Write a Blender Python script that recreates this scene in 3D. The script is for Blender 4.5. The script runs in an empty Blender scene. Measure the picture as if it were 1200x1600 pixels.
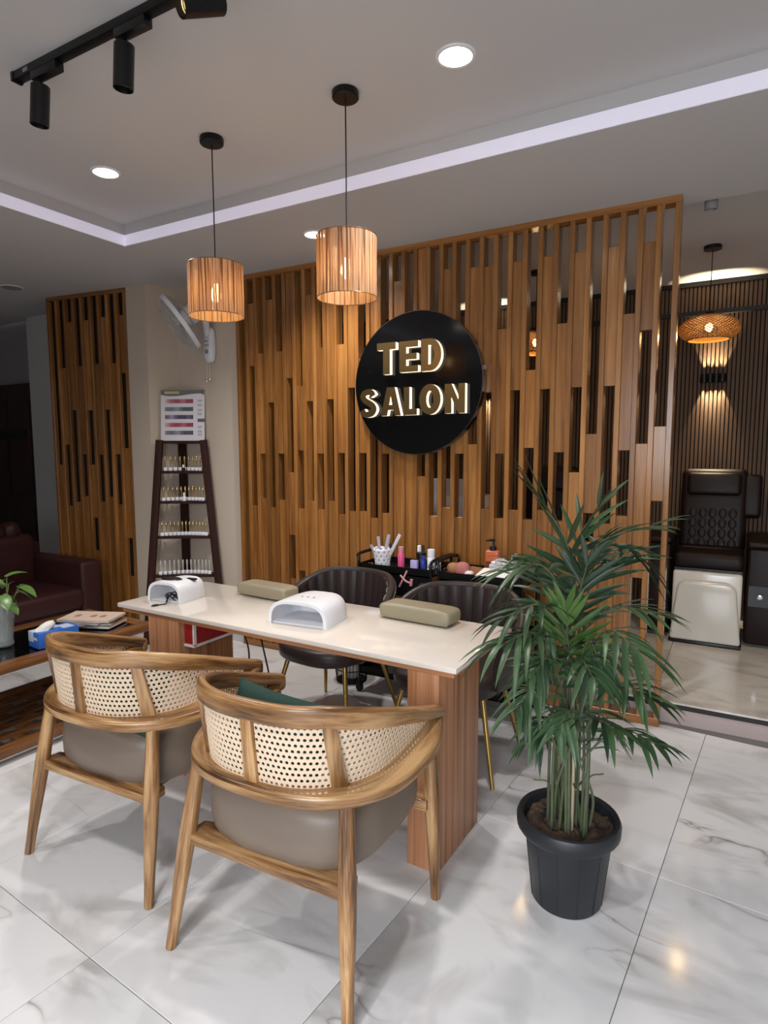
import bpy, bmesh, math, random
import numpy as np
from mathutils import Vector, Matrix
random.seed(7)
scene = bpy.context.scene
col = scene.collection
R = math.radians

# ------------------------------------------------------------------ camera
FPX, PIT, ROLL, YAW, CH = 966.68, .1023034, -.0022399, -.5176669, 1.55
_cy, _sy = math.cos(YAW), math.sin(YAW)
FW = Vector((_sy*math.cos(PIT), _cy*math.cos(PIT), -math.sin(PIT)))
_rt = Vector((_cy, -_sy, 0)); _up = _rt.cross(FW)
RT = _rt*math.cos(ROLL) + _up*math.sin(ROLL)
UP = -_rt*math.sin(ROLL) + _up*math.cos(ROLL)
CAM = Vector((0, 0, CH))
cd = bpy.data.cameras.new('camera'); cam = bpy.data.objects.new('camera', cd); col.objects.link(cam)
cd.sensor_fit = 'VERTICAL'; cd.sensor_height = 36; cd.lens = 36*FPX/1600; cd.clip_start = .02
m3 = Matrix((RT, UP, -FW)).transposed()
cam.matrix_world = Matrix.Translation(CAM) @ m3.to_4x4()
scene.camera = cam

def ray(x, y): return RT*((x-600)/FPX) - UP*((y-800)/FPX) + FW
def atz(x, y, z=0.): d = ray(x, y); return CAM + d*((z-CH)/d.z)
def aty(x, y, Y): d = ray(x, y); return CAM + d*(Y/d.y)
def atx(x, y, X): d = ray(x, y); return CAM + d*(X/d.x)

# ------------------------------------------------------------------ light
scene.view_settings.view_transform = 'Standard'
scene.view_settings.look = 'None'
scene.view_settings.exposure = 0.0
scene.view_settings.gamma = 1.0
scene.view_settings.use_curve_mapping = False
w = bpy.data.worlds.new('daylight'); scene.world = w; w.use_nodes = True
w.node_tree.nodes['Background'].inputs[0].default_value = (.80, .88, 1., 1)
w.node_tree.nodes['Background'].inputs[1].default_value = 1.0

def lamp(name, kind, loc, energy, color=(1, 1, 1), rot=(0, 0, 0), size=.1, size_y=None, blend=None, angle=None, parent=None):
    ld = bpy.data.lights.new(name, kind); ld.energy = energy; ld.color = color
    if kind == 'AREA':
        ld.size = size
        if size_y: ld.shape = 'RECTANGLE'; ld.size_y = size_y
        else: ld.shape = 'DISK'
    elif kind in ('POINT', 'SPOT'):
        ld.shadow_soft_size = size
        if angle: ld.spot_size = angle; ld.spot_blend = blend or .5
    o = bpy.data.objects.new(name, ld); o.location = loc; o.rotation_euler = rot; col.objects.link(o)
    if parent: o.parent = parent
    return o
# daylight through the glazed shopfront behind the camera
lamp('shopfront_daylight', 'AREA', (.35, -2.55, 1.6), 95, (.87, .93, 1.0), (R(58), 0, 0), 2.7, 2.0).data.spread = R(105)

# ------------------------------------------------------------------ helpers
def C(r, g, b, a=1):
    f = lambda c: (c/255/12.92 if c/255 <= .04045 else ((c/255+.055)/1.055)**2.4)
    return (f(r), f(g), f(b), a)

class MB:
    """collects shapes and links them as ONE mesh object"""
    def __init__(s): s.v = []; s.f = []; s.uv = []
    def add(s, vs, fs, uvs=None, M=None):
        n = len(s.v)
        for p in vs:
            p = Vector(p)
            s.v.append(M @ p if M else p)
        for i, f in enumerate(fs):
            s.f.append([n+k for k in f]); s.uv.append(uvs[i] if uvs else None)
        return s
    def box(s, x0, x1, y0, y1, z0, z1, M=None):
        vs = [(x0,y0,z0),(x1,y0,z0),(x1,y1,z0),(x0,y1,z0),(x0,y0,z1),(x1,y0,z1),(x1,y1,z1),(x0,y1,z1)]
        return s.add(vs, [(0,3,2,1),(4,5,6,7),(0,1,5,4),(1,2,6,5),(2,3,7,6),(3,0,4,7)], M=M)
    def prism(s, poly, z0, z1, M=None):
        n = len(poly)
        vs = [(p[0], p[1], z0) for p in poly] + [(p[0], p[1], z1) for p in poly]
        fs = [tuple(range(n-1, -1, -1)), tuple(range(n, 2*n))] + [(i, (i+1) % n, n+(i+1) % n, n+i) for i in range(n)]
        return s.add(vs, fs, M=M)
    def lathe(s, prof, seg=24, M=None, cap0=False, cap1=False):
        vs = []; fs = []; uv = []
        for r, z in prof:
            for k in range(seg):
                a = 2*math.pi*k/seg; vs.append((r*math.cos(a), r*math.sin(a), z))
        L = 0
        for i in range(len(prof)-1):
            L2 = L + math.hypot(prof[i+1][0]-prof[i][0], prof[i+1][1]-prof[i][1])
            for k in range(seg):
                k2 = (k+1) % seg
                fs.append((i*seg+k, i*seg+k2, (i+1)*seg+k2, (i+1)*seg+k))
                r = max(prof[i][0], .01); a = 2*math.pi*r/seg
                uv.append([(L, k*a), (L, (k+1)*a), (L2, (k+1)*a), (L2, k*a)])
            L = L2
        n = len(prof)
        if cap0: fs.append(tuple(range(seg-1, -1, -1))); uv.append(None)
        if cap1: fs.append(tuple((n-1)*seg+k for k in range(seg))); uv.append(None)
        return s.add(vs, fs, uv, M)
    def sweep(s, path, prof, up=(0, 0, 1), caps=True, M=None, frames=None, closed_prof=True):
        """prof: list of (side, up) pairs or a function t -> list; path list of points"""
        P = [Vector(p) for p in path]; n = len(P); up = Vector(up)
        vs = []; fs = []; uv = []; L = [0]
        for i in range(1, n): L.append(L[-1] + (P[i]-P[i-1]).length)
        tot = L[-1] or 1
        for i in range(n):
            t = (P[min(i+1, n-1)] - P[max(i-1, 0)]).normalized()
            u0 = up if not frames else Vector(frames[i])
            sd = t.cross(u0)
            if sd.length < 1e-5: sd = t.cross(Vector((1, 0, .01)))
            sd.normalize(); u = sd.cross(t)
            pr = prof(L[i]/tot) if callable(prof) else prof
            for a, b in pr: vs.append(P[i] + sd*a + u*b)
        m = len(pr); per = [0]
        for j in range(m): per.append(per[-1] + math.hypot(pr[(j+1) % m][0]-pr[j][0], pr[(j+1) % m][1]-pr[j][1]))
        for i in range(n-1):
            for j in range(m if closed_prof else m-1):
                j2 = (j+1) % m
                fs.append((i*m+j, i*m+j2, (i+1)*m+j2, (i+1)*m+j))
                uv.append([(L[i], per[j]), (L[i], per[j+1]), (L[i+1], per[j+1]), (L[i+1], per[j])])
        if caps and closed_prof:
            fs.append(tuple(range(m-1, -1, -1))); uv.append(None)
            fs.append(tuple((n-1)*m+j for j in range(m))); uv.append(None)
        return s.add(vs, fs, uv, M)
    def tube(s, path, r, seg=10, M=None, caps=True):
        P = [Vector(p) for p in path]; n = len(P)
        rr = r if isinstance(r, (list, tuple)) else [r]*n
        # parallel transport frames
        fr = []; t0 = (P[1]-P[0]).normalized()
        u = Vector((0, 0, 1)) if abs(t0.z) < .9 else Vector((1, 0, 0))
        u = (u - t0*u.dot(t0)).normalized()
        for i in range(n):
            t = (P[min(i+1, n-1)] - P[max(i-1, 0)]).normalized()
            u = (u - t*u.dot(t)).normalized(); fr.append(u.copy())
        vs = []; fs = []; uv = []; L = 0
        for i in range(n):
            t = (P[min(i+1, n-1)] - P[max(i-1, 0)]).normalized(); sd = t.cross(fr[i])
            for k in range(seg):
                a = 2*math.pi*k/seg
                vs.append(P[i] + (sd*math.cos(a) + fr[i]*math.sin(a))*rr[i])
        for i in range(n-1):
            L2 = L + (P[i+1]-P[i]).length; c = 2*math.pi*max(rr)/seg
            for k in range(seg):
                k2 = (k+1) % seg
                fs.append((i*seg+k, i*seg+k2, (i+1)*seg+k2, (i+1)*seg+k))
                uv.append([(L, k*c), (L, (k+1)*c), (L2, (k+1)*c), (L2, k*c)])
            L = L2
        if caps:
            fs.append(tuple(range(seg-1, -1, -1))); uv.append(None)
            fs.append(tuple((n-1)*seg+k for k in range(seg))); uv.append(None)
        return s.add(vs, fs, uv, M)
    def superell(s, c, r, e1=.4, e2=.4, nu=28, nv=14, M=None):
        def sp(x, e): return math.copysign(abs(x)**e, x)
        vs = []; fs = []
        for i in range(nv+1):
            p = -math.pi/2 + math.pi*i/nv
            for k in range(nu):
                a = 2*math.pi*k/nu
                vs.append((c[0]+r[0]*sp(math.cos(p), e1)*sp(math.cos(a), e2), c[1]+r[1]*sp(math.cos(p), e1)*sp(math.sin(a), e2), c[2]+r[2]*sp(math.sin(p), e1)))
        for i in range(nv):
            for k in range(nu):
                k2 = (k+1) % nu
                fs.append((i*nu+k, i*nu+k2, (i+1)*nu+k2, (i+1)*nu+k))
        return s.add(vs, fs, M=M)
    def mesh(s, name, bevel=0, seg=2, grain=None, smooth=35):
        me = bpy.data.meshes.new(name)
        me.from_pydata([tuple(v) for v in s.v], [], s.f)
        has = any(u is not None for u in s.uv)
        if bevel:
            bm = bmesh.new(); bm.from_mesh(me)
            bmesh.ops.remove_doubles(bm, verts=bm.verts, dist=1e-6)
            bm.normal_update()
            es = [e for e in bm.edges if len(e.link_faces) == 2 and e.calc_face_angle(0) > .5]
            bmesh.ops.bevel(bm, geom=es, offset=bevel, segments=seg, affect='EDGES', profile=.5, clamp_overlap=True)
            bm.to_mesh(me); bm.free(); has = False
        uvl = me.uv_layers.new(name='UVMap')
        co = [v.co for v in me.vertices]
        if co:
            mn = [min(c[i] for c in co) for i in range(3)]; mx = [max(c[i] for c in co) for i in range(3)]
            g = grain if grain is not None else max(range(3), key=lambda i: mx[i]-mn[i])
        for fi, p in enumerate(me.polygons):
            u = s.uv[fi] if has else None
            if u is not None:
                for li, q in zip(p.loop_indices, u): uvl.data[li].uv = q
                continue
            n = p.normal; d = max(range(3), key=lambda i: abs(n[i]))
            ax = [i for i in range(3) if i != d]
            if g in ax: a, b = g, [i for i in ax if i != g][0]
            else: a, b = ax
            for li in p.loop_indices:
                c = co[me.loops[li].vertex_index]; uvl.data[li].uv = (c[a]*(1 if g in ax else .2), c[b] + c[d]*.37)
        if smooth:
            me.shade_smooth(); me.set_sharp_from_angle(angle=R(smooth))
        me.validate(); me.update()
        return me
    def build(s, name, mat, parent=None, bevel=0, seg=2, grain=None, smooth=35, kind=None):
        me = s.mesh(name, bevel, seg, grain, smooth); me.materials.append(mat)
        return link(name, me, parent, kind)

def link(name, me, parent=None, kind=None, loc=None):
    o = bpy.data.objects.new(name, me); col.objects.link(o)
    if parent: o.parent = parent
    if kind: o['kind'] = kind
    if loc is not None: o.location = loc
    return o
def tag(o, label, cat, group=None):
    o['label'] = label; o['category'] = cat
    if group: o['group'] = group
    return o
def thing(name, label, cat, loc=(0, 0, 0), rz=0, group=None):
    o = bpy.data.objects.new(name, None); col.objects.link(o); o.empty_display_size = .05
    o.location = loc; o.rotation_euler = (0, 0, rz)
    return tag(o, label, cat, group)
def copy_tree(o, parent=None):
    c = o.copy(); col.objects.link(c); c.parent = parent
    for ch in [x for x in bpy.data.objects if x.parent == o]: copy_tree(ch, c)
    return c
def spline(pts, n=8):
    P = [Vector(p) for p in pts]; P = [P[0]*2-P[1]] + P + [P[-1]*2-P[-2]]; out = []
    for i in range(1, len(P)-2):
        for k in range(n):
            t = k/n; a, b, c, d = P[i-1], P[i], P[i+1], P[i+2]
            out.append(.5*((2*b) + (c-a)*t + (2*a-5*b+4*c-d)*t*t + (3*b-a-3*c+d)*t**3))
    out.append(P[-2]); return out
def T(x, y, z, rz=0, rx=0, ry=0):
    return Matrix.Translation((x, y, z)) @ Matrix.Rotation(rz, 4, 'Z') @ Matrix.Rotation(ry, 4, 'Y') @ Matrix.Rotation(rx, 4, 'X')
def rprof(w, h, r=.006, n=3):
    out = []
    for cx, cy, a0 in ((w/2-r, h/2-r, 0), (-w/2+r, h/2-r, 90), (-w/2+r, -h/2+r, 180), (w/2-r, -h/2+r, 270)):
        for k in range(n+1):
            a = R(a0+90*k/n); out.append((cx+r*math.cos(a), cy+r*math.sin(a)))
    return out

# ------------------------------------------------------------------ materials
def newmat(name):
    m = bpy.data.materials.new(name); m.use_nodes = True
    nt = m.node_tree; return m, nt, nt.nodes['Principled BSDF']
def mat(name, c, rough=.5, metal=0, spec=.5, coat=0, emit=None, es=0, trans=0, ior=1.45, alpha=1, var=0, vscale=30, bump=0, bscale=200, sss=0):
    m, nt, b = newmat(name)
    b.inputs['Base Color'].default_value = c; b.inputs['Roughness'].default_value = rough
    b.inputs['Metallic'].default_value = metal; b.inputs['Specular IOR Level'].default_value = spec
    b.inputs['Coat Weight'].default_value = coat; b.inputs['Coat Roughness'].default_value = .15
    b.inputs['IOR'].default_value = ior; b.inputs['Transmission Weight'].default_value = trans; b.inputs['Alpha'].default_value = alpha
    if emit: b.inputs['Emission Color'].default_value = emit; b.inputs['Emission Strength'].default_value = es
    if var or bump:
        tc = nt.nodes.new('ShaderNodeTexCoord')
        if var:
            n = nt.nodes.new('ShaderNodeTexNoise'); n.inputs['Scale'].default_value = vscale; n.inputs['Detail'].default_value = 4
            nt.links.new(tc.outputs['Object'], n.inputs['Vector'])
            mx = nt.nodes.new('ShaderNodeMix'); mx.data_type = 'RGBA'; mx.blend_type = 'MIX'
            mx.inputs[6].default_value = tuple(x*(1-var) for x in c[:3])+(1,); mx.inputs[7].default_value = tuple(min(1, x*(1+var)) for x in c[:3])+(1,)
            nt.links.new(n.outputs['Fac'], mx.inputs[0]); nt.links.new(mx.outputs[2], b.inputs['Base Color'])
        if bump:
            n = nt.nodes.new('ShaderNodeTexNoise'); n.inputs['Scale'].default_value = bscale; n.inputs['Detail'].default_value = 3
            nt.links.new(tc.outputs['Object'], n.inputs['Vector'])
            bp = nt.nodes.new('ShaderNodeBump'); bp.inputs['Strength'].default_value = bump; bp.inputs['Distance'].default_value = .002
            nt.links.new(n.outputs['Fac'], bp.inputs['Height']); nt.links.new(bp.outputs['Normal'], b.inputs['Normal'])
    return m
def ramp(nt, stops):
    r = nt.nodes.new('ShaderNodeValToRGB'); e = r.color_ramp.elements
    while len(e) > 1: e.remove(e[0])
    e[0].position, e[0].color = stops[0]
    for p, c in stops[1:]: q = e.new(p); q.color = c
    return r
def wood(name, dark, mid, light, rough=.38, su=1.6, sv=26, coat=.15, varobj=.25, contrast=(.3, .5, .72), spec=.5):
    """UV based grain: u runs along the fibres in metres"""
    m, nt, b = newmat(name); N, Lk = nt.nodes, nt.links
    uv = N.new('ShaderNodeUVMap'); uv.uv_map = 'UVMap'
    oi = N.new('ShaderNodeObjectInfo')
    add = N.new('ShaderNodeVectorMath'); add.operation = 'MULTIPLY_ADD'
    cx = N.new('ShaderNodeCombineXYZ')
    Lk.new(oi.outputs['Random'], cx.inputs['X']); Lk.new(oi.outputs['Random'], cx.inputs['Y']); Lk.new(oi.outputs['Random'], cx.inputs['Z'])
    add.inputs[1].default_value = (37, 11, 23)
    Lk.new(cx.outputs[0], add.inputs[0]); Lk.new(uv.outputs[0], add.inputs[2])
    mp = N.new('ShaderNodeMapping'); mp.inputs['Scale'].default_value = (su, sv, 1)
    Lk.new(add.outputs[0], mp.inputs['Vector'])
    n1 = N.new('ShaderNodeTexNoise'); n1.inputs['Scale'].default_value = 1; n1.inputs['Detail'].default_value = 5; n1.inputs['Distortion'].default_value = .6
    Lk.new(mp.outputs[0], n1.inputs['Vector'])
    mp2 = N.new('ShaderNodeMapping'); mp2.inputs['Scale'].default_value = (su*5, sv*9, 1)
    Lk.new(add.outputs[0], mp2.inputs['Vector'])
    n2 = N.new('ShaderNodeTexNoise'); n2.inputs['Scale'].default_value = 1; n2.inputs['Detail'].default_value = 2
    Lk.new(mp2.outputs[0], n2.inputs['Vector'])
    mixf = N.new('ShaderNodeMath'); mixf.operation = 'MULTIPLY_ADD'; mixf.inputs[1].default_value = .25
    Lk.new(n2.outputs['Fac'], mixf.inputs[0])
    sc = N.new('ShaderNodeMath'); sc.operation = 'MULTIPLY'; sc.inputs[1].default_value = .75
    Lk.new(n1.outputs['Fac'], sc.inputs[0]); Lk.new(sc.outputs[0], mixf.inputs[2])
    r = ramp(nt, [(contrast[0], dark), (contrast[1], mid), (contrast[2], light)])
    Lk.new(mixf.outputs[0], r.inputs['Fac'])
    hsv = N.new('ShaderNodeHueSaturation')
    mr = N.new('ShaderNodeMapRange'); mr.inputs['To Min'].default_value = 1-varobj; mr.inputs['To Max'].default_value = 1+varobj
    Lk.new(oi.outputs['Random'], mr.inputs['Value']); Lk.new(mr.outputs[0], hsv.inputs['Value'])
    Lk.new(r.outputs[0], hsv.inputs['Color']); Lk.new(hsv.outputs[0], b.inputs['Base Color'])
    b.inputs['Roughness'].default_value = rough; b.inputs['Coat Weight'].default_value = coat; b.inputs['Coat Roughness'].default_value = .2
    b.inputs['Specular IOR Level'].default_value = spec
    bp = N.new('ShaderNodeBump'); bp.inputs['Strength'].default_value = .12; bp.inputs['Distance'].default_value = .001
    Lk.new(n2.outputs['Fac'], bp.inputs['Height']); Lk.new(bp.outputs['Normal'], b.inputs['Normal'])
    return m
def marble(name, base, vein, vein2, rough=.14, amt=1., pertile=True, sc=1.):
    m, nt, b = newmat(name); N, Lk = nt.nodes, nt.links
    g = N.new('ShaderNodeNewGeometry'); oi = N.new('ShaderNodeObjectInfo')
    cx = N.new('ShaderNodeCombineXYZ'); Lk.new(oi.outputs['Random'], cx.inputs['X']); Lk.new(oi.outputs['Random'], cx.inputs['Z'])
    ma = N.new('ShaderNodeVectorMath'); ma.operation = 'MULTIPLY_ADD'; ma.inputs[1].default_value = (0, 0, 60 if pertile else 0)
    Lk.new(cx.outputs[0], ma.inputs[0]); Lk.new(g.outputs['Position'], ma.inputs[2])
    mp = N.new('ShaderNodeMapping'); mp.inputs['Rotation'].default_value = (0, 0, R(38)); mp.inputs['Scale'].default_value = (1.0*sc, 2.2*sc, 1)
    Lk.new(ma.outputs[0], mp.inputs['Vector'])
    n1 = N.new('ShaderNodeTexNoise'); n1.inputs['Scale'].default_value = 1.3; n1.inputs['Detail'].default_value = 6; n1.inputs['Distortion'].default_value = 1.2
    Lk.new(mp.outputs[0], n1.inputs['Vector'])
    cloud = ramp(nt, [(.30, vein), (.47, base), (.60, base), (.80, vein)])
    Lk.new(n1.outputs['Fac'], cloud.inputs['Fac'])
    # thin veins = |noise-.5|
    n2 = N.new('ShaderNodeTexNoise'); n2.inputs['Scale'].default_value = 1.0; n2.inputs['Detail'].default_value = 4; n2.inputs['Distortion'].default_value = 1.0; n2.inputs['Roughness'].default_value = .5
    mp3 = N.new('ShaderNodeMapping'); mp3.inputs['Location'].default_value = (7, 3, 5); mp3.inputs['Rotation'].default_value = (0, 0, R(30)); mp3.inputs['Scale'].default_value = (.7*sc, 1.9*sc, 1)
    Lk.new(ma.outputs[0], mp3.inputs['Vector']); Lk.new(mp3.outputs[0], n2.inputs['Vector'])
    s = N.new('ShaderNodeMath'); s.operation = 'SUBTRACT'; s.inputs[1].default_value = .52; Lk.new(n2.outputs['Fac'], s.inputs[0])
    ab = N.new('ShaderNodeMath'); ab.operation = 'ABSOLUTE'; Lk.new(s.outputs[0], ab.inputs[0])
    vr = ramp(nt, [(0, (1, 1, 1, 1)), (.0035, (.6, .6, .6, 1)), (.012, (.18, .18, .18, 1)), (.03, (0, 0, 0, 1))])
    Lk.new(ab.outputs[0], vr.inputs['Fac'])
    # break the veins up
    n3 = N.new('ShaderNodeTexNoise'); n3.inputs['Scale'].default_value = 1.6; Lk.new(ma.outputs[0], n3.inputs['Vector'])
    br = ramp(nt, [(.52, (0, 0, 0, 1)), (.72, (amt, amt, amt, 1))]); Lk.new(n3.outputs['Fac'], br.inputs['Fac'])
    mu = N.new('ShaderNodeMath'); mu.operation = 'MULTIPLY'; Lk.new(vr.outputs[0], mu.inputs[0]); Lk.new(br.outputs[0], mu.inputs[1])
    mx = N.new('ShaderNodeMix'); mx.data_type = 'RGBA'; Lk.new(mu.outputs[0], mx.inputs[0]); Lk.new(cloud.outputs[0], mx.inputs[6]); mx.inputs[7].default_value = vein2
    Lk.new(mx.outputs[2], b.inputs['Base Color'])
    b.inputs['Roughness'].default_value = rough; b.inputs['Specular IOR Level'].default_value = .45
    return m

M = {}
M['marble'] = marble('marble_tile', C(224, 223, 223), C(182, 179, 176), C(120, 110, 102), rough=.12)
M['marble_back'] = marble('marble_back', C(216, 210, 200), C(178, 168, 155), C(140, 125, 108), rough=.12)
M['grout'] = mat('grout', C(120, 118, 116), .8)
M['ceil'] = mat('ceiling_paint', C(204, 201, 200), .9, spec=.2)
M['wallpaint'] = mat('beige_wall_paint', C(208, 192, 174), .85, spec=.25, bump=.25, bscale=160)
M['wallwhite'] = mat('pale_wall_paint', C(205, 202, 200), .85, spec=.25)
M['walldark'] = mat('grey_wall_paint', C(150, 146, 146), .9, spec=.2)
M['teak'] = wood('teak_screen', C(100, 61, 27), C(148, 97, 47), C(179, 127, 70), rough=.25, coat=.4, su=1.3, sv=24, varobj=.22, contrast=(.25, .5, .75))
M['chairwood'] = wood('chair_teak', C(74, 46, 23), C(140, 99, 58), C(190, 150, 102), rough=.33, su=2.4, sv=26, coat=.3, varobj=.12, contrast=(.36, .48, .62))
M['tablewood'] = wood('table_veneer', C(128, 78, 48), C(178, 122, 84), C(206, 158, 120), rough=.45, su=.7, sv=34, coat=.05, varobj=.04)
M['coffeewood'] = wood('coffee_teak', C(74, 44, 22), C(120, 76, 40), C(146, 98, 56), rough=.35, su=2, sv=30, coat=.2, varobj=.08)
M['rackwood'] = wood('rack_wood', C(30, 12, 8), C(50, 22, 15), C(66, 31, 21), rough=.6, coat=0, spec=.25, su=2, sv=30, varobj=.05)
M['doorwood'] = wood('door_wood', C(36, 20, 20), C(52, 30, 28), C(60, 36, 33), rough=.5, su=1, sv=20, varobj=0)
M['cane'] = mat('cane_webbing', C(220, 197, 170), .6, var=.10, vscale=60)
M['taupe'] = mat('taupe_leatherette', C(120, 105, 92), .42, bump=.12, bscale=220, var=.05, vscale=12)
M['green'] = mat('green_cushion_fabric', C(24, 58, 50), .8, bump=.2, bscale=300)
M['quartz'] = mat('cream_quartz', C(224, 214, 203), .09, var=.04, vscale=40, coat=.2)
M['quartz_edge'] = mat('quartz_edge', C(190, 190, 178), .25)
M['white_plastic'] = mat('white_plastic', C(236, 236, 240), .22)
M['grey_plastic'] = mat('grey_plastic', C(150, 152, 155), .4)
M['black_plastic'] = mat('black_plastic', C(18, 18, 19), .35)
M['black_metal'] = mat('black_metal', C(14, 14, 15), .4, metal=.3)
M['olive'] = mat('olive_leatherette', C(146, 136, 112), .45, bump=.1, bscale=260)
M['brownleather'] = mat('dark_brown_leather', C(52, 42, 40), .38, bump=.12, bscale=240)
M['maroon'] = mat('maroon_leather', C(58, 27, 27), .48, bump=.15, bscale=160)
M['pedleather'] = mat('espresso_leather', C(28, 15, 12), .48, spec=.3, bump=.1, bscale=200)
M['gold'] = mat('brushed_gold', C(176, 146, 86), .3, metal=1)
M['mirror_gold'] = mat('mirror_gold', C(186, 156, 104), .28, metal=1)
M['chrome'] = mat('chrome', C(210, 210, 212), .12, metal=1)
M['black_gloss'] = mat('black_acrylic', C(10, 10, 11), .1)
M['rim'] = mat('sign_rim_metal', C(120, 112, 105), .25, metal=1)
M['letter_side'] = mat('lit_acrylic', C(255, 240, 215), .4, emit=C(255, 236, 205), es=1.25)
M['glass'] = mat('clear_glass', (1, 1, 1, 1), .02, trans=1, ior=1.45)
M['thin_glass'] = mat('clear_plastic', (.95, .95, .95, 1), .1, alpha=.28)
M['ceramic'] = mat('cream_ceramic', C(226, 220, 208), .15, coat=.3)
M['soil'] = mat('soil', C(74, 58, 46), .95, var=.6, vscale=90, bump=1, bscale=90)
M['pot'] = mat('black_nursery_pot', C(34, 36, 40), .42, bump=.1, bscale=60)
M['slat'] = mat('brown_slat', C(92, 70, 52), .7, var=.15, vscale=8)
M['slat_back'] = mat('slat_backing', C(24, 18, 15), .9)
M['trimdark'] = mat('dark_trim', C(22, 17, 15), .5)
M['riser'] = mat('step_riser', C(178, 160, 156), .5, var=.05, vscale=14)
M['red'] = mat('red_card', C(158, 24, 26), .4)
M['paper'] = mat('white_paper', C(236, 232, 226), .7)
M['cord'] = mat('black_cord', C(20, 16, 15), .6)
M['pink'] = mat('pink_plastic', C(236, 92, 140), .35)
M['palepink'] = mat('pale_pink_plastic', C(206, 142, 146), .4)
M['led'] = mat('led_diffuser', C(235, 232, 240), .5, emit=C(222, 216, 240), es=.36)
M['downlight'] = mat('downlight_diffuser', (1, 1, 1, 1), .5, emit=(1, .97, .93, 1), es=14)
M['fan_clear'] = mat('fan_guard', C(200, 200, 200), .3, alpha=.75)
M['fan_blade'] = mat('fan_blade', C(170, 172, 175), .2, alpha=.45)

# ================================================================== SETTING
ZS, ZC, ZB = 2.84, 2.972, 2.90         # soffit, raised ceiling, back-room ceiling
YB = 5.85                               # slatted wall of the back room
X0, X1, Y0, Y1 = -7.2, 1.8, -2.8, 3.72
floor = MB().box(X0, X1, Y0, Y1+.03, -.06, -.005).build('floor', M['grout'], kind='structure')
TA = -.0741904; tu, tv = .69, 1.352
tile_me = MB().box(-tu/2+.0012, tu/2-.0012, -tv/2+.0012, tv/2-.0012, -.006, 0).mesh('tile', bevel=.0012, seg=1, smooth=0)
tile_me.materials.append(M['marble'])
for i in range(-12, 4):
    for j in range(-3, 3):
        u = -.347 + tu*(i+.5); v = .945 + tv*(j+.5)
        x = u*math.cos(TA) - v*math.sin(TA); y = u*math.sin(TA) + v*math.cos(TA)
        if x < X0-.1 or x > X1+.1 or y < Y0-.3 or y > Y1+.5: continue
        o = link('tile', tile_me, floor, loc=(x, y, 0)); o.rotation_euler.z = TA
# raised floor of the back room with its step
fb = MB().box(-4.3, X1, 3.735, YB+.1, -.04, .105).build('floor_back', M['riser'], kind='structure')
MB().box(-4.3, X1, 3.727, 3.74, .085, .106).build('nosing_strip', M['trimdark'], fb)
tb = MB().box(-.398, .398, -.498, .498, 0, .012).mesh('tile', smooth=0); tb.materials.append(M['marble_back'])
for i in range(-4, 2):
    for j in range(3):
        link('tile', tb, fb, loc=(-.35+.8*i+.4, 3.735+.5+1.0*j, .1075))
# ceiling
cx0, cx1, cy0, cy1 = -3.472, 1.35, -1.7, 2.755
ceil = MB().box(X0, X1, Y0, 3.79, ZC, ZC+.05).build('ceiling', M['ceil'], kind='structure')
b = MB(); b.box(X0, cx0, Y0, 3.79, ZS, ZC); b.box(cx1, X1, Y0, 3.79, ZS, ZC); b.box(cx0, cx1, Y0, cy0, ZS, ZC); b.box(cx0, cx1, cy1, 3.79, ZS, ZC)
b.build('soffit', M['ceil'], ceil)
MB().box(-4.3, X1, 3.79, YB+.1, ZB, ZC+.05).build('ceiling_back', M['ceil'], kind='structure')
for k, (a0, a1, b0, b1) in enumerate(((cx0, cx0+.006, cy0, cy1), (cx1-.006, cx1, cy0, cy1), (cx0, cx1, cy0, cy0+.006), (cx0, cx1, cy1-.006, cy1))):
    o = MB().box(a0, a1, b0, b1, ZS+.001, ZS+.066).build('cove_light_strip', M['led'])
    tag(o, ['slim white light strip along the sofa side of the ceiling recess', 'slim white light strip on the ceiling recess edge away from the sofa', 'slim white light strip on the ceiling recess edge by the shopfront', 'slim white light strip along the ceiling recess edge nearest the slatted screen'][k], 'light strip')
# walls
b = MB(); b.box(X0-.1, X1+.1, Y0-.1, Y0, 0, .35); b.box(X0-.1, X1+.1, Y0-.1, Y0, 2.6, ZC); b.box(X0-.1, -1.0, Y0-.1, Y0, .35, 2.6); b.box(1.7, X1+.1, Y0-.1, Y0, .35, 2.6)
b.build('wall_front', M['wallwhite'], kind='structure')
win = MB().box(-1.0, 1.7, Y0-.07, Y0-.06, .35, 2.6).build('window_1', M['thin_glass'], kind='structure')
for xx in (-1.0, .35, 1.66): MB().box(xx, xx+.04, Y0-.09, Y0-.02, .35, 2.6).build('window_frame', M['trimdark'], win)
MB().box(X1, X1+.1, Y0-.1, YB+.1, -.04, ZC+.05).build('wall_right', M['wallwhite'], kind='structure')
MB().box(X0-.1, X0, Y0-.1, 3.9, 0, ZC).build('wall_left', M['walldark'], kind='structure')
# dark corner wall with the door, and the white pier beside it
MB().box(X0-.1, -4.25, 3.82, 3.95, 0, ZS+.05).build('wall_hall', M['walldark'], kind='structure')
MB().box(-6.17, -5.22, 3.70, 3.82, 0, ZS).build('wall_pier', M['wallwhite'], kind='structure')
d1 = MB().box(-7.15, -6.2, 3.76, 3.815, 0, 2.22).build('door_1', M['doorwood'], kind='structure')
for z0, z1 in ((.2, .95), (1.1, 2.05)):
    for x0 in (-7.08, -6.66): MB().box(x0, x0+.36, 3.748, 3.765, z0, z1).build('door_panel', M['doorwood'], d1, bevel=.006)
MB().box(-6.9, -6.35, 3.735, 3.752, 1.66, 1.75).build('door_plate', M['black_plastic'], d1)
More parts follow.
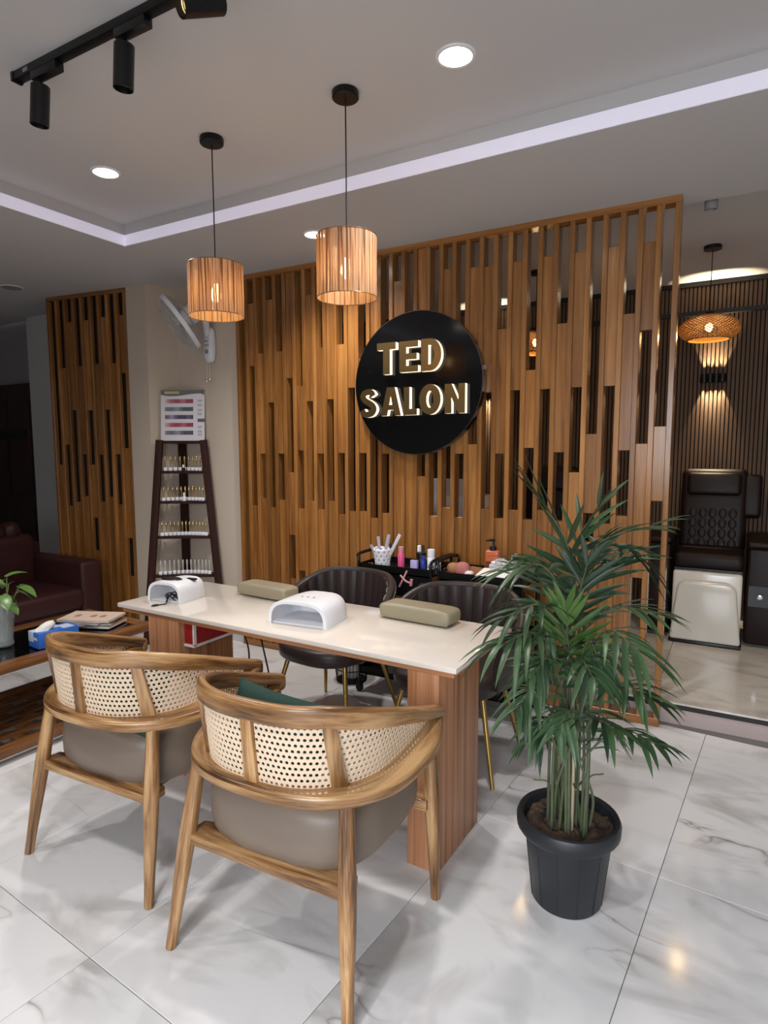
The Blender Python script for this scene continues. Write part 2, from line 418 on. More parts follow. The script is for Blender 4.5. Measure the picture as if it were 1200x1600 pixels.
# beige alcove: pier face, return, fan wall
poly = [(-4.33, 3.42), (-4.10, 3.42), (-4.04, 3.67), (-3.37, 3.67), (-3.37, 3.9), (-4.33, 3.9)]
al = MB().prism(poly, 0, ZS).build('wall_alcove', M['wallpaint'], kind='structure')
MB().prism([(-4.34, 3.405), (-4.088, 3.405), (-4.028, 3.655), (-3.37, 3.655), (-3.37, 3.67), (-4.04, 3.67), (-4.10, 3.42), (-4.34, 3.42)], 0, .1).build('baseboard_alcove', M['wallwhite'], kind='structure')
MB().box(-4.35, -4.25, 3.9, YB+.1, 0, ZC+.05).build('wall_side_back', M['slat_back'], kind='structure')
# slatted wall of the back room
wb = MB().box(-4.3, X1, YB, YB+.1, 0, ZC+.05).build('wall_back', M['slat_back'], kind='structure')
b = MB(); x = -4.22
while x < X1-.02: b.box(x, x+.021, YB-.016, YB+.002, .12, ZB); x += .0305
b.build('wall_slats', M['slat'], wb, smooth=0, kind='stuff')
MB().box(-4.25, X1, YB-.045, YB, 2.63, 2.665).build('picture_rail', M['trimdark'], wb)
MB().box(-4.25, X1, YB-.035, YB, 2.865, 2.90).build('top_rail', M['trimdark'], wb)

# ================================================================== SLATTED SCREENS
TT, BB = -1, 9999
GAPS = [[], [(474,572),(790,BB)], [(552,709),(779,BB)], [(468,629),(793,BB)], [(549,709),(781,BB)], [(TT,591),(738,836),(905,BB)],
 [(603,704),(795,892),(930,BB)], [(460,627),(783,BB)], [(543,709),(796,BB)], [(TT,624),(783,BB)], [(538,708),(804,BB)], [(TT,606),(799,BB)],
 [(560,708),(799,BB)], [(443,640),(810,BB)], [(560,709),(802,BB)], [(439,BB)], [(560,BB)], [(TT,703),(744,852),(890,BB)], [(540,680),(806,BB)],
 [(420,660),(793,BB)], [(540,709),(808,BB)], [(417,640),(694,BB)], [(416,613),(795,BB)], [(514,709),(810,BB)], [(408,610),(797,BB)],
 [(578,700),(812,BB)], [(400,608),(797,BB)], [(505,707),(814,BB)], [(393,605),(738,1015)], [(678,802),(847,1010)], [(385,603),(818,1015)],
 [(490,704),(806,1000)], [(378,516),(693,903)], [(666,783)]]
LGAPS = [[(726,BB)], [(575,695),(790,BB)], [(503,641),(784,BB)], [(572,710),(775,BB)], [(500,641),(726,809),(860,BB)], [(568,711),(784,BB)],
 [(495,640),(776,BB)], [(567,710),(788,BB)], [(492,583),(700,841),(900,BB)]]
def screen(name, label, xa, pitch, gaps, Y, pw, pd, rail=.035, rz=0, back=False):
    root = thing(name, label, 'screen', (xa, Y, 0), rz)
    n = len(gaps)+1; H = ZS
    pm = MB().box(-pw/2, pw/2, 0, pd, .045, H-rail).mesh('post', bevel=.0025, seg=1); pm.materials.append(M['teak'])
    for i in range(n): link('post', pm, root, loc=(i*pitch, 0, 0))
    MB().box(-pw/2, (n-1)*pitch+pw/2, -.002, pd+.002, H-rail, H).build('top_rail', M['teak'], root, bevel=.002, seg=1)
    MB().box(-pw/2, (n-1)*pitch+pw/2, -.002, pd+.002, 0, .047).build('bottom_rail', M['teak'], root, bevel=.002, seg=1)
    for i, g in enumerate(gaps):
        xc = xa + (i+.5)*pitch*math.cos(rz); yc = Y + (i+.5)*pitch*math.sin(rz)
        for a, c in g:
            def zz(py):
                if py == TT: return H-rail
                if py == BB: return .045
                # height of that pixel row on the vertical line through the gap
                lo, hi = 0., H
                for _ in range(30):
                    md = (lo+hi)/2; v = Vector((xc, yc+.012, md))-CAM
                    yy = 800-FPX*v.dot(UP)/v.dot(FW)
                    if yy > py: lo = md
                    else: hi = md
                return md
            z1, z0 = zz(a), zz(c)
            if z1-z0 < .02: continue
            MB().box(-(pitch-pw)/2-.0005, (pitch-pw)/2+.0005, .012, max(pd-.014, pd*.8), z0, z1).build('block', M['teak'], root, bevel=.002, seg=1).location = ((i+.5)*pitch, 0, 0)
    if back: MB().box(-pw/2, (n-1)*pitch+pw/2, pd, pd+.008, 0, H).build('gap_shade_sheet', M['trimdark'], root)  # dark sheet added behind the posts so the gaps look shaded
    return root
screen('slat_screen', 'tall teak slat screen with staggered infill blocks carrying the round black sign', -3.347, .0889, GAPS, 3.63, .029, .08)
screen('slat_screen', 'narrow dark teak slat screen standing behind the maroon sofa', -5.2, .0945, LGAPS, 3.31, .030, .034, rz=math.atan2(.11, .84), back=True)

# ================================================================== ROUND SIGN
sg = thing('round_sign', 'round black wall sign with gold mirror letters lit from their sides', 'sign', (-1.803, 3.63, 1.963))
RX = T(0, 0, 0, rx=R(90))
MB().lathe([(.0, -.0), (.44, 0), (.447, .004), (.447, .05), (.0, .05)], 72, M=T(0, .0, 0, rx=R(90))).build('disc', M['black_gloss'], sg)
MB().lathe([(.4475, .002), (.452, .002), (.452, .052), (.4475, .052)], 72, M=T(0, 0, 0, rx=R(90))).build('rim', M['rim'], sg)
def arcp(cx, cy, rx, ry, a0, a1, n=14): return [(cx+rx*math.cos(R(a0+(a1-a0)*k/n)), cy+ry*math.sin(R(a0+(a1-a0)*k/n))) for k in range(n+1)]
def stroke(pts, hw):
    P = spline([(x, y, 0) for x, y in pts], 6); l_, r_ = [], []
    for i in range(len(P)):
        t = (P[min(i+1, len(P)-1)]-P[max(i-1, 0)]).normalized(); n = Vector((-t.y, t.x, 0)); l_.append((P[i]+n*hw)[:2]); r_.append((P[i]-n*hw)[:2])
    return l_ + r_[::-1]
GLYPH = {'T': [[(.33,0),(.33,.78),(0,.78),(0,1),(1,1),(1,.78),(.68,.78),(.68,0)]],
 'E': [[(0,0),(0,1),(1,1),(1,.8),(.36,.8),(.36,.6),(.92,.6),(.92,.4),(.36,.4),(.36,.2),(1,.2),(1,0)]],
 'L': [[(0,0),(0,1),(.42,1),(.42,.22),(1,.22),(1,0)]],
 'N': [[(0,0),(0,1),(.33,1),(.68,.45),(.68,1),(1,1),(1,0),(.68,0),(.33,.55),(.33,0)]],
 'A': [[(0,0),(.31,1),(.69,1),(1,0),(.70,0),(.64,.2),(.36,.2),(.30,0)], [(.42,.38),(.58,.38),(.5,.70)]],
 'D': [[(0,0)]+arcp(.45,.5,.55,.5,-90,90)+[(0,1)], [(.36,.2)]+arcp(.42,.5,.24,.3,-90,90)+[(.36,.8)]],
 'O': [arcp(.5,.5,.5,.5,0,350,34), arcp(.5,.5,.17,.28,0,350,34)],
 'S': [stroke([(.50,.76),(.42,.88),(.30,.90),(.15,.85),(.11,.73),(.19,.60),(.32,.52),(.46,.42),(.52,.29),(.45,.15),(.30,.10),(.15,.12),(.07,.25)], .105)]}
def letter(ch, xl, xr, zb, zt):
    cu = bpy.data.curves.new('letter', 'CURVE'); cu.dimensions = '2D'; cu.fill_mode = 'FRONT'
    for poly in GLYPH[ch]:
        sp_ = cu.splines.new('POLY'); sp_.points.add(len(poly)-1); sp_.use_cyclic_u = True
        for q, pp in zip(sp_.points, poly): q.co = (pp[0], pp[1], 0, 1)
    to = bpy.data.objects.new('tmp', cu); col.objects.link(to); bpy.context.view_layer.update()
    me = bpy.data.meshes.new_from_object(to.evaluated_get(bpy.context.evaluated_depsgraph_get()))
    bpy.data.objects.remove(to)
    xs = [v.co.x for v in me.vertices]; ys = [v.co.y for v in me.vertices]
    bm = bmesh.new(); bm.from_mesh(me); bmesh.ops.remove_doubles(bm, verts=bm.verts, dist=1e-4)
    for v in bm.verts:
        x = xl + (v.co.x-min(xs))/(max(xs)-min(xs))*(xr-xl); z = zb + (v.co.y-min(ys))/(max(ys)-min(ys))*(zt-zb)
        v.co = (x, -.052, z)
    def ext(bm0, y0, y1, name, mm, par):
        c = bm0.copy()
        for v in c.verts: v.co.y = y0
        r = bmesh.ops.extrude_face_region(c, geom=c.faces[:])
        for e in r['geom']:
            if isinstance(e, bmesh.types.BMVert): e.co.y = y1
        bmesh.ops.recalc_face_normals(c, faces=c.faces[:])
        m2 = bpy.data.meshes.new(name); c.to_mesh(m2); c.free(); m2.materials.append(mm)
        return link(name, m2, par)
    body = ext(bm, -.052, -.086, 'letter', M['letter_side'], sg)
    ext(bm, -.0862, -.0905, 'letter_face', M['mirror_gold'], body)
    bm.free()
Ys = 3.54
def lx(px_, py_): p = aty(px_, py_, Ys); return p.x+1.803, p.z-1.963
# (letter, left px, right px, top py, bottom py)
for ch, a, c, t, bt in (('T', 589, 618, 537, 584), ('E', 624, 653, 534, 580), ('D', 658, 689, 530, 578),
                        ('S', 562, 588, 609, 652), ('A', 595, 626, 606, 649), ('L', 631, 651, 605, 648), ('O', 655, 688, 601, 647), ('N', 695, 726, 600, 645)):
    xl, zt = lx(a, t); xr, zb = lx(c, bt); letter(ch, xl, xr, zb, zt)
MB().box(.445, .462, -.035, -.015, .06, .085).build('bracket', M['chrome'], sg)

# ================================================================== TABLE
tb_ = thing('manicure_table', 'long manicure table with cream quartz top on two broad veneered panel legs', 'table', (-1.71, 2.215, 0), R(-1.2))
MB().box(-.912, .912, -.285, .285, .775, .795).build('table_top', M['quartz'], tb_, bevel=.003)
MB().box(-.895, .895, -.268, .272, .752, .776).build('underlay', M['tablewood'], tb_, bevel=.002, seg=1)
MB().box(.71, .838, -.265, .11, 0, .752).build('panel_leg', M['tablewood'], tb_, bevel=.003, grain=2)
MB().box(-.71, -.50, -.265, .08, 0, .752).build('panel_leg', M['tablewood'], tb_, bevel=.003, grain=2)

# red box fixed below the top on the inner side of the panel leg
rb = thing('red_box', 'red box with white edges hung under the table top by the panel leg', 'box', (-2.19, 2.12, .64))
MB().box(-.02, .04, -.13, .13, -.0, .115).build('body', M['red'], rb, bevel=.003)
MB().box(-.021, .046, -.134, .134, -.008, .004).build('edge', M['paper'], rb)
MB().box(.038, .046, -.134, -.118, .0, .115).build('edge', M['paper'], rb)

# ================================================================== TEAK AND CANE ARMCHAIRS
def half(pts): return [(-x, y) for x, y in reversed(pts[1:])] + list(pts)
LOW = half([(0, -.268), (.13, -.256), (.24, -.20), (.318, -.085), (.350, .06), (.352, .19), (.330, .30)])
CNL = half([(0, -.262), (.125, -.25), (.222, -.192), (.288, -.085), (.312, .06), (.322, .18), (.325, .285)])
TOP = half([(0, -.280), (.135, -.266), (.240, -.206), (.305, -.09), (.326, .07), (.333, .20), (.330, .30)])
def sm(t): t = max(0, min(1, t)); return t*t*(3-2*t)
def zlow(y): return .600 + .045*sm((y+.1)/.4)
def ztop(y): return .832 - .168*max(0, (y+.23)/.53)**1.1 if y > -.23 else .832
def make_chair():
    root = thing('cane_armchair', 'x', 'chair')
    cp = spline([(x, y, zlow(y)) for x, y in CNL], 6); lp = spline([(x, y, zlow(y)) for x, y in LOW], 6); tp = spline([(x, y, ztop(y)) for x, y in TOP], 6)
    for p in lp+cp: p.z = zlow(p.y)
    for p in tp: p.z = ztop(p.y)
    def lprof(t): k = 1-abs(2*t-1); wd = .044+.056*sm(k*4)-.040*sm((k-.45)*2.2); return rprof(wd, .042, .012, 3)
    def tprof(t): k = 1-abs(2*t-1); return rprof(.05-.022*sm(k*1.8), .040+.022*sm(k*1.6), .011, 3)
    MB().sweep(lp, lprof).build('arm_rail', M['chairwood'], root)
    MB().sweep(tp, tprof).build('top_rail', M['chairwood'], root)
    # end knuckles where the two rails meet
    for s in (-1, 1): MB().superell((s*.330, .300, .652), (.026, .020, .032), .6, .6, 20, 12).build('arm_tip', M['chairwood'], root)
    # stiles
    def on(path, x):
        best = min(path, key=lambda p: abs(p.x-x) + (10 if p.y > 0 else 0)); return best
    for x in (-.232, 0, .232):
        a = on(cp, x); c = on(tp, x); tx = Vector((1, 0, 0)) if x == 0 else Vector((.75, .66*(1 if x > 0 else -1), 0))
        nrm = Vector((tx.y, -tx.x, 0))
        a = a + Vector((0, 0, .01)); c = c - Vector((0, 0, .01))
        vs = []
        for p, wd in ((a, .024), (c, .019)):
            for sx, sy in ((-1, -1), (1, -1), (1, 1), (-1, 1)): vs.append(p + tx*(sx*wd) + nrm*(-sy*.012+.002))
        MB().add(vs, [(0,3,2,1),(4,5,6,7),(0,1,5,4),(1,2,6,5),(2,3,7,6),(3,0,4,7)]).build('stile', M['chairwood'], root, bevel=.004, grain=2)
    # cane webbing: a ruled surface between the rails, cut with real holes
    from bisect import bisect
    def arc(path):
        L = [0]
        for i in range(1, len(path)): L.append(L[-1]+(path[i]-path[i-1]).length)
        return L
    La, Lt = arc(cp), arc(tp)
    def pt(path, L, t):
        s_ = t*L[-1]; i = min(max(bisect(L, s_)-1, 0), len(path)-2); k = (s_-L[i])/(L[i+1]-L[i]); return path[i].lerp(path[i+1], k)
    ncol = 92; cell = La[-1]/ncol; bm = MB()
    nrow = 15
    for j in range(nrow):
        off = .5 if j % 2 else 0
        for i in range(3, ncol-3):
            t0 = (i+off)/ncol; t1 = (i+1+off)/ncol; tm = (t0+t1)/2
            a = pt(cp, La, tm); c = pt(tp, Lt, tm); hgt = (c-a).length
            rows = hgt/(cell*1.08)
            v0, v1 = j/rows, (j+1)/rows
            if v0 > 1: continue
            v1 = min(v1, 1)
            def S(fu, fv):
                t = t0+(t1-t0)*fu; v = v0+(v1-v0)*fv
                return pt(cp, La, t).lerp(pt(tp, Lt, t), v)
            cor = [S(0, 0), S(1, 0), S(1, 1), S(0, 1)]
            if (v1-v0)*rows < .6 or tm < .04 or tm > .96:
                bm.add(cor, [(0, 1, 2, 3)]); continue
            hole = [S(.5+.31*math.cos(q), .5+.31*math.sin(q)) for q in [math.pi/8+k*math.pi/4 for k in range(8)]]
            # hole verts start at 22.5deg: 0,1 right-top.. corners: 0 bl,1 br,2 tr,3 tl
            fs = [(1, 2, 4+0, 4+7), (2, 4+1, 4+0), (2, 3, 4+2, 4+1), (3, 4+3, 4+2), (3, 0, 4+4, 4+3), (0, 4+5, 4+4), (0, 1, 4+6, 4+5), (1, 4+7, 4+6)]
            bm.add(cor+hole, fs)
    me = bm.mesh('cane_panel', smooth=0); me.materials.append(M['cane'])
    o = link('cane_panel', me, root)
    sol = o.modifiers.new('thickness', 'SOLIDIFY'); sol.thickness = .0025; sol.offset = 0
    # legs
    def leg(x0, y0, x1, y1, z1, r0, rm, r1):
        P = []; rr = []
        for k in range(11):
            t = k/10; P.append((x0+(x1-x0)*t, y0+(y1-y0)*t, z1*t)); rr.append(r0+(rm-r0)*sm(t/.6) if t < .6 else rm+(r1-rm)*sm((t-.6)/.4))
        MB().tube(P, rr, 16).build('leg', M['chairwood'], root)
    for s in (-1, 1):
        leg(s*.32, -.29, s*.268, -.195, .590, .0165, .0265, .022)
        leg(s*.335, .285, s*.318, .262, .640, .0165, .027, .022)
    # seat frame
    for s in (-1, 1):
        MB().sweep([(s*.20, -.20, .335), (s*.205, .0, .345), (s*.21, .27, .355)], rprof(.03, .04, .006)).build('seat_rail', M['chairwood'], root)
    MB().prism([(-.29, -.245), (.29, -.245), (.285, -.165), (.16, -.13), (-.16, -.13), (-.285, -.165)], .328, .362).build('seat_rail', M['chairwood'], root, bevel=.006, grain=0)
    MB().box(-.32, .32, .235, .285, .335, .375).build('seat_rail', M['chairwood'], root, bevel=.006)
    # seat cushion: rounded, wider in front
    nu, nv = 56, 14; vs = []; fs = []
    for i in range(nv+1):
        p = -math.pi/2+math.pi*i/nv
        for k in range(nu):
            a = 2*math.pi*k/nu; ca, sa = math.cos(a), math.sin(a); e = .42 if sa > 0 else .62
            X = math.copysign(abs(ca)**e, ca); Yq = math.copysign(abs(sa)**e, sa)
            rr = abs(math.cos(p))**.22; zz = math.copysign(abs(math.sin(p))**.62, math.sin(p))
            wd = .292+.025*(Yq+1)/2
            wr = .012*math.sin(a*17+1.5*math.sin(a*5))*max(0, -math.sin(p)*.9+.05)*(1 if sa < -.3 else .4)
            vs.append((X*wd*rr*(1+wr), (.025+Yq*.255*rr)*(1+wr*2), .446+zz*.109+.006*Yq))
    for i in range(nv):
        for k in range(nu): fs.append((i*nu+k, i*nu+(k+1) % nu, (i+1)*nu+(k+1) % nu, (i+1)*nu+k))
    MB().add(vs, fs).build('seat_cushion', M['taupe'], root, smooth=60)
    return root
chA = make_chair(); chB = copy_tree(chA)
for o, c, rz, lb in ((chA, (-1.1585, 1.5245, 0), 2.5, 'teak cane-back armchair with taupe seat beside the right end panel of the table'),
                     (chB, (-2.0, 1.576, 0), 3, 'teak cane-back armchair with taupe seat beside the coffee table')):
    o.location = c; o.rotation_euler = (0, 0, R(rz)); tag(o, lb, 'chair', 'cane armchairs at the manicure table')
def pillow(label, loc, rot, r):
    m = MB(); nu, nv = 24, 24; vs = []; fs = []
    for sgn in (1, -1):
        base = len(vs)
        for i in range(nu+1):
            for k in range(nv+1):
                u = -1+2*i/nu; v = -1+2*k/nv
                h = (1-u**4)**.5*(1-v**4)**.5
                pin = 1-.10*(1-abs(u))*0
                x = u*(1-.07*(1-v*v)); y = v*(1-.07*(1-u*u))
                vs.append((x*r[0], y*r[1], sgn*h*r[2]))
        for i in range(nu):
            for k in range(nv):
                q = [base+i*(nv+1)+k, base+(i+1)*(nv+1)+k, base+(i+1)*(nv+1)+k+1, base+i*(nv+1)+k+1]
                fs.append(q if sgn > 0 else q[::-1])
    o = m.add(vs, fs).build('throw_pillow', M['green'], smooth=70)
    o.location = loc; o.rotation_euler = rot; tag(o, label, 'pillow', 'green pillows on the armchairs')
    return o
pillow('dark green throw pillow on the armchair beside the table end panel', (-1.190, 1.405, .655), (R(66), R(6), R(5)), (.185, .155, .05))
pillow('dark green throw pillow tucked low on the armchair beside the coffee table', (-1.96, 1.47, .635), (R(60), 0, R(2)), (.20, .13, .05))

# ================================================================== THINGS ON THE TABLE
ZT = .795
def nail_lamp(label, loc, rz, wd, dp, ht, vent):
    root = thing('nail_lamp', label, 'nail lamp', loc, rz)
    # arched shell: cross-section in x-z swept along y, tapering to the back
    def sec(y, k, th=0):
        P = []; n = 18
        for i in range(n+1):
            a = math.pi*i/n; ca, sa = math.cos(a), math.sin(a)
            P.append(((wd/2-th)*math.copysign(abs(ca)**.55, ca)*k, y, (ht*(.80+.2*k)-th)*abs(sa)**.62))
        return P
    ys = [-dp/2, -dp/2+.008, -dp*.2, dp*.15, dp*.40, dp*.5]; ks = [.97, 1, 1, .97, .90, .80]
    o_, i_ = [sec(y, k) for y, k in zip(ys, ks)], [sec(min(y, dp*.46), k*.98, .012) for y, k in zip(ys, ks)]
    vs = []; fs = []; n = 19
    for P in o_ + i_: vs += P
    m = len(ys)
    for j in range(m-1):
        for i in range(n-1):
            fs.append((j*n+i, (j+1)*n+i, (j+1)*n+i+1, j*n+i+1)); q = m*n
            fs.append((q+j*n+i, q+j*n+i+1, q+(j+1)*n+i+1, q+(j+1)*n+i))
    for i in range(n-1): fs.append((i, i+1, m*n+i+1, m*n+i))
    fs.append(tuple((m-1)*n+i for i in range(n))); fs.append(tuple(m*n+(m-1)*n+i for i in range(n-1, -1, -1)))
    MB().add(vs, fs).build('shell', M['white_plastic'], root, smooth=40)
    MB().box(-wd/2+.006, wd/2-.006, -dp/2+.012, dp/2-.03, 0, .006).build('base_plate', M['white_plastic'], root, bevel=.002)
    if vent:
        MB().lathe([(0, 0), (.045, 0), (.05, .004), (.042, .009), (0, .01)], 28, M=T(-.02, -.02, ht-.004) @ Matrix.Diagonal((1.25, .7, 1, 1))).build('top_grille', M['black_plastic'], root)
        MB().box(.03, .085, .02, .05, ht*.90, ht*.99).build('display', M['black_plastic'], root, bevel=.003)
    else:
        for k in range(3): MB().lathe([(0, 0), (.006, 0), (.006, .002), (0, .002)], 12, M=T(-.03+.03*k, -.02, ht-.0005)).build('button', M['grey_plastic'], root)
    return root
nail_lamp('white nail lamp with black top grille at the rack end of the table', (-2.445, 2.17, ZT), R(6), .215, .20, .10, True)
nail_lamp('white arched nail lamp with wide opening in the middle of the table', (-1.615, 2.175, ZT), R(6), .295, .235, .105, False)
def cord(name, label, pts, r, n=8, m='cord'):
    o = MB().tube(spline(pts, n), r, 8).build(name, M[m]); return tag(o, label, 'cord')
co = thing('lamp_cord', 'coiled black power cord lying inside the nail lamp with black grille', 'cord', (0, 0, 0))
cq = [(-2.42+.035*math.cos(a)*(1-.02*a), 2.11+.03*math.sin(a), ZT+.02+.02*math.sin(a*1.7)) for a in [k*.55 for k in range(30)]]
MB().tube(cq + [(-2.40, 2.06, ZT+.008), (-2.385, 2.035, ZT+.005), (-2.40, 2.0, ZT+.005)], .003, 8).build('cable', M['cord'], co)
MB().tube([(-2.40, 2.005, ZT+.0055), (-2.408, 1.985, ZT+.0055), (-2.413, 1.975, ZT+.0055)], [.005, .0055, .003], 8).build('plug', M['cord'], co)
cord('power_cable', 'thin dark cable hanging below the table top beside the panel leg', [(-2.16, 2.26, .75), (-2.15, 2.27, .70), (-2.10, 2.30, .55), (-2.12, 2.32, .3), (-2.1, 2.34, .02), (-2.0, 2.38, .005)], .004)
cord('power_cable', 'thin dark cable dropping from the table to the floor near the slat screen', [(-2.03, 2.30, .75), (-2.02, 2.31, .6), (-1.99, 2.33, .4), (-1.95, 2.34, .1), (-1.93, 2.36, .005)], .004)
def rest(label, loc, rz, r):
    root = thing('arm_rest', label, 'arm rest', loc, rz, 'arm rests on the manicure table')
    MB().superell((0, 0, r[2]), (r[0], r[1], r[2]), .42, .22, 48, 18).build('cushion', M['olive'], root, smooth=60)
    MB().tube(spline([(-r[0]*.97, -r[1]*.965, .012), (0, -r[1]*.985, .012), (r[0]*.97, -r[1]*.965, .012)], 6), .0022, 6).build('piping', M['olive'], root)
rest('olive padded arm rest between the arched nail lamp and the palm', (-1.19, 2.405, ZT), R(-4), (.178, .068, .036))
rest('olive padded arm rest between the two white nail lamps', (-2.07, 2.42, ZT), R(-4), (.17, .062, .034))

# ================================================================== BARREL CHAIRS BEHIND THE TABLE
def barrel_chair():
    root = thing('barrel_chair', 'x', 'chair')       # faces -y
    n = 60; r0 = .268
    def shell_pt(a, v, off):
        # a: 0 = back (+y), grows to +-125deg at the arm fronts
        k = abs(a)/R(122); zt = .805-.17*sm((k-.25)/.75); zb = .43
        z = zb+(zt-zb)*v
        flare = 1+.16*v*(1-.4*k)
        rr = (r0+off)*flare
        return Vector((rr*1.06*math.sin(a), rr*.98*math.cos(a)-.01, z))
    nch = 22; seams = []
    vs = []; fs = []; nu = nch*4; nv = 8
    for side in (0, 1):
        for i in range(nu+1):
            a = R(-122)+R(244)*i/nu
            ph = (i % 4)/4; bul = .008*math.sin(math.pi*ph)**.6 if side == 0 else 0
            for j in range(nv+1):
                v = j/nv; off = (-bul) if side == 0 else .042
                p = shell_pt(a, v, off)
                vs.append(p)
    q = (nu+1)*(nv+1)
    for i in range(nu):
        for j in range(nv):
            a0 = i*(nv+1)+j; fs.append((a0, a0+nv+1, a0+nv+2, a0+1)); fs.append((q+a0, q+a0+1, q+a0+nv+2, q+a0+nv+1))
        t = i*(nv+1)+nv; fs.append((t, t+nv+1, q+t+nv+1, q+t)); t = i*(nv+1); fs.append((t, q+t, q+t+nv+1, t+nv+1))
    for e in (0, nu):
        for j in range(nv):
            a0 = e*(nv+1)+j; fs.append((a0, a0+1, q+a0+1, q+a0) if e == 0 else (a0, q+a0, q+a0+1, a0+1))
    MB().add(vs, fs).build('back_shell', M['brownleather'], root, smooth=50)
    # rolled top edge
    ed = [shell_pt(R(-122)+R(244)*i/48, 1, .02) for i in range(49)]
    MB().tube(ed, .021, 10).build('edge_roll', M['brownleather'], root)
    MB().superell((0, -.03, .435), (.272, .272, .062), .5, .75, 40, 14).build('seat', M['brownleather'], root, smooth=60)
    MB().lathe([(0, .36), (.20, .36), (.22, .375), (.22, .39), (0, .39)], 24).build('seat_base', M['black_plastic'], root)
    for sx in (-1, 1):
        for sy in (-1, 1):
            MB().tube([(sx*.20, sy*.15, .40), (sx*.285, sy*.245, 0)], [.0145, .010], 12).build('leg', M['gold'], root)
    return root
bc = barrel_chair(); bc2 = copy_tree(bc)
for o, loc, rz, lb in ((bc, (-1.195, 2.80, 0), R(3), 'dark brown channel-tufted barrel chair with gold legs nearer the potted palm'),
                       (bc2, (-1.965, 2.87, 0), R(-6), 'dark brown channel-tufted barrel chair with gold legs nearer the beige fan wall')):
    o.location = loc; o.rotation_euler = (0, 0, rz); tag(o, lb, 'chair', 'barrel chairs behind the table')

# ================================================================== TROLLEYS AND WHAT IS ON THEM
def cart(label, loc, rz):
    root = thing('trolley', label, 'trolley', loc, rz)
    for z in (.12, .45, .785):
        m = MB(); m.box(-.25, .25, -.15, .15, z, z+.008)
        MB.box(m, -.25, .25, -.15, -.146, z, z+.05); m.box(-.25, .25, .146, .15, z, z+.05); m.box(-.25, -.246, -.15, .15, z, z+.05); m.box(.246, .25, -.15, .15, z, z+.05)
        m.build('tray', M['black_metal'], root, smooth=0)
    MB().box(-.245, .245, -.149, -.142, .655, .785).build('drawer_front', M['black_plastic'], root)
    for sx in (-1, 1):
        for sy in (-1, 1):
            MB().tube([(sx*.25, sy*.15, .05), (sx*.25, sy*.15, .84)], .009, 8).build('post', M['black_metal'], root)
            wl = MB().lathe([(0, -.011), (.022, -.011), (.026, -.006), (.026, .006), (.022, .011), (0, .011)], 18, M=T(sx*.25, sy*.15, .026, rx=R(90))).build('wheel', M['black_plastic'], root)
            MB().box(sx*.25-.016, sx*.25+.016, sy*.15-.016, sy*.15+.016, .04, .06).build('fork', M['black_plastic'], wl)
    for sx in (-1, 1):
        MB().tube(spline([(sx*.25, -.15, .81), (sx*.25, -.15, .865), (sx*.262, -.12, .89), (sx*.262, .12, .89), (sx*.25, .15, .865), (sx*.25, .15, .81)], 5), .010, 8).build('handle', M['black_metal'], root)
    return root
cart('black three-tier trolley holding the white cup of nail files', (-1.79, 3.41, 0), 0)
cart('black three-tier trolley holding the orange pump bottle', (-1.235, 3.40, 0), 0)
ZR = .7932
def put(name, label, cat, loc, group=None, rz=0): return thing(name, label, cat, loc, rz, group)
# perforated cup with files
cup = put('storage_cup', 'white perforated plastic cup on the trolley', 'cup', (-1.93, 3.37, ZR))
m = MB(); n = 40; prof = []
vs = []; fs = []
rows = 11
for j in range(rows):
    z = .125*j/(rows-1); r = .045+.016*j/(rows-1)
    for k in range(n):
        a = 2*math.pi*k/n; zz = z + (.008*abs(math.sin(a*5)) if j == rows-1 else 0); vs.append((r*math.cos(a), r*math.sin(a), zz))
for j in range(rows-1):
    for k in range(n):
        if 1 < j < rows-2 and j % 2 == 0 and k % 4 == (0 if j % 4 else 2): continue
        fs.append((j*n+k, j*n+(k+1) % n, (j+1)*n+(k+1) % n, (j+1)*n+k))
fs.append(tuple(range(n-1, -1, -1)))
o = m.add(vs, fs).build('wall', M['white_plastic'], cup); s_ = o.modifiers.new('t', 'SOLIDIFY'); s_.thickness = .002
M['filegrey'] = mat('nail_file', C(168, 164, 170), .7); M['filepale'] = mat('nail_file_pale', C(205, 200, 205), .7)
for k, (dx, dy, tilt, az, L, lab, mm) in enumerate(((.02, 0, 28, 0, .24, 'long pale grey nail file leaning from the white cup', 'filepale'), (.005, -.01, 12, 20, .21, 'light grey nail file standing in the white cup between others', 'filegrey'), (-.02, 0, -6, 0, .19, 'darker grey nail file upright in the white cup', 'filegrey'),
        (.03, .01, 18, -10, .16, 'short silver tool tilted in the white cup', 'chrome'), (-.03, .01, -30, 0, .15, 'small brush leaning to the handle side of the white cup', 'grey_plastic'))):
    o = MB().box(-.011, .011, -.002, .002, 0, L).build('nail_file', M[mm], bevel=.0015)
    o.location = (-1.93+dx*.6, 3.37+dy, ZR+.012); o.rotation_euler = (0, R(tilt), R(az)); tag(o, lab, 'nail file', 'files in the cup')
def bottle(label, loc, r, h, body, cap, name='bottle', neck=.45, ch=.25, cat='bottle'):
    root = put(name, label, cat, loc)
    hb = h*(1-ch)
    MB().lathe([(0, 0), (r*.95, 0), (r, r*.1), (r, hb*.88), (r*.9, hb*.95), (r*neck, hb), (r*neck, hb+.004), (0, hb+.004)], 20).build('body', M[body] if isinstance(body, str) else body, root)
    MB().lathe([(0, hb), (r*neck*1.15, hb), (r*neck*1.15, h*.985), (r*neck*.9, h), (0, h)], 20).build('cap', M[cap] if isinstance(cap, str) else cap, root)
    return root
M['blue'] = mat('blue_plastic', C(44, 60, 150), .3); M['lilac'] = mat('lilac_plastic', C(178, 165, 214), .4); M['amber'] = mat('orange_lotion', C(188, 98, 62), .3); M['creamp'] = mat('cream_plastic', C(226, 214, 190), .4)
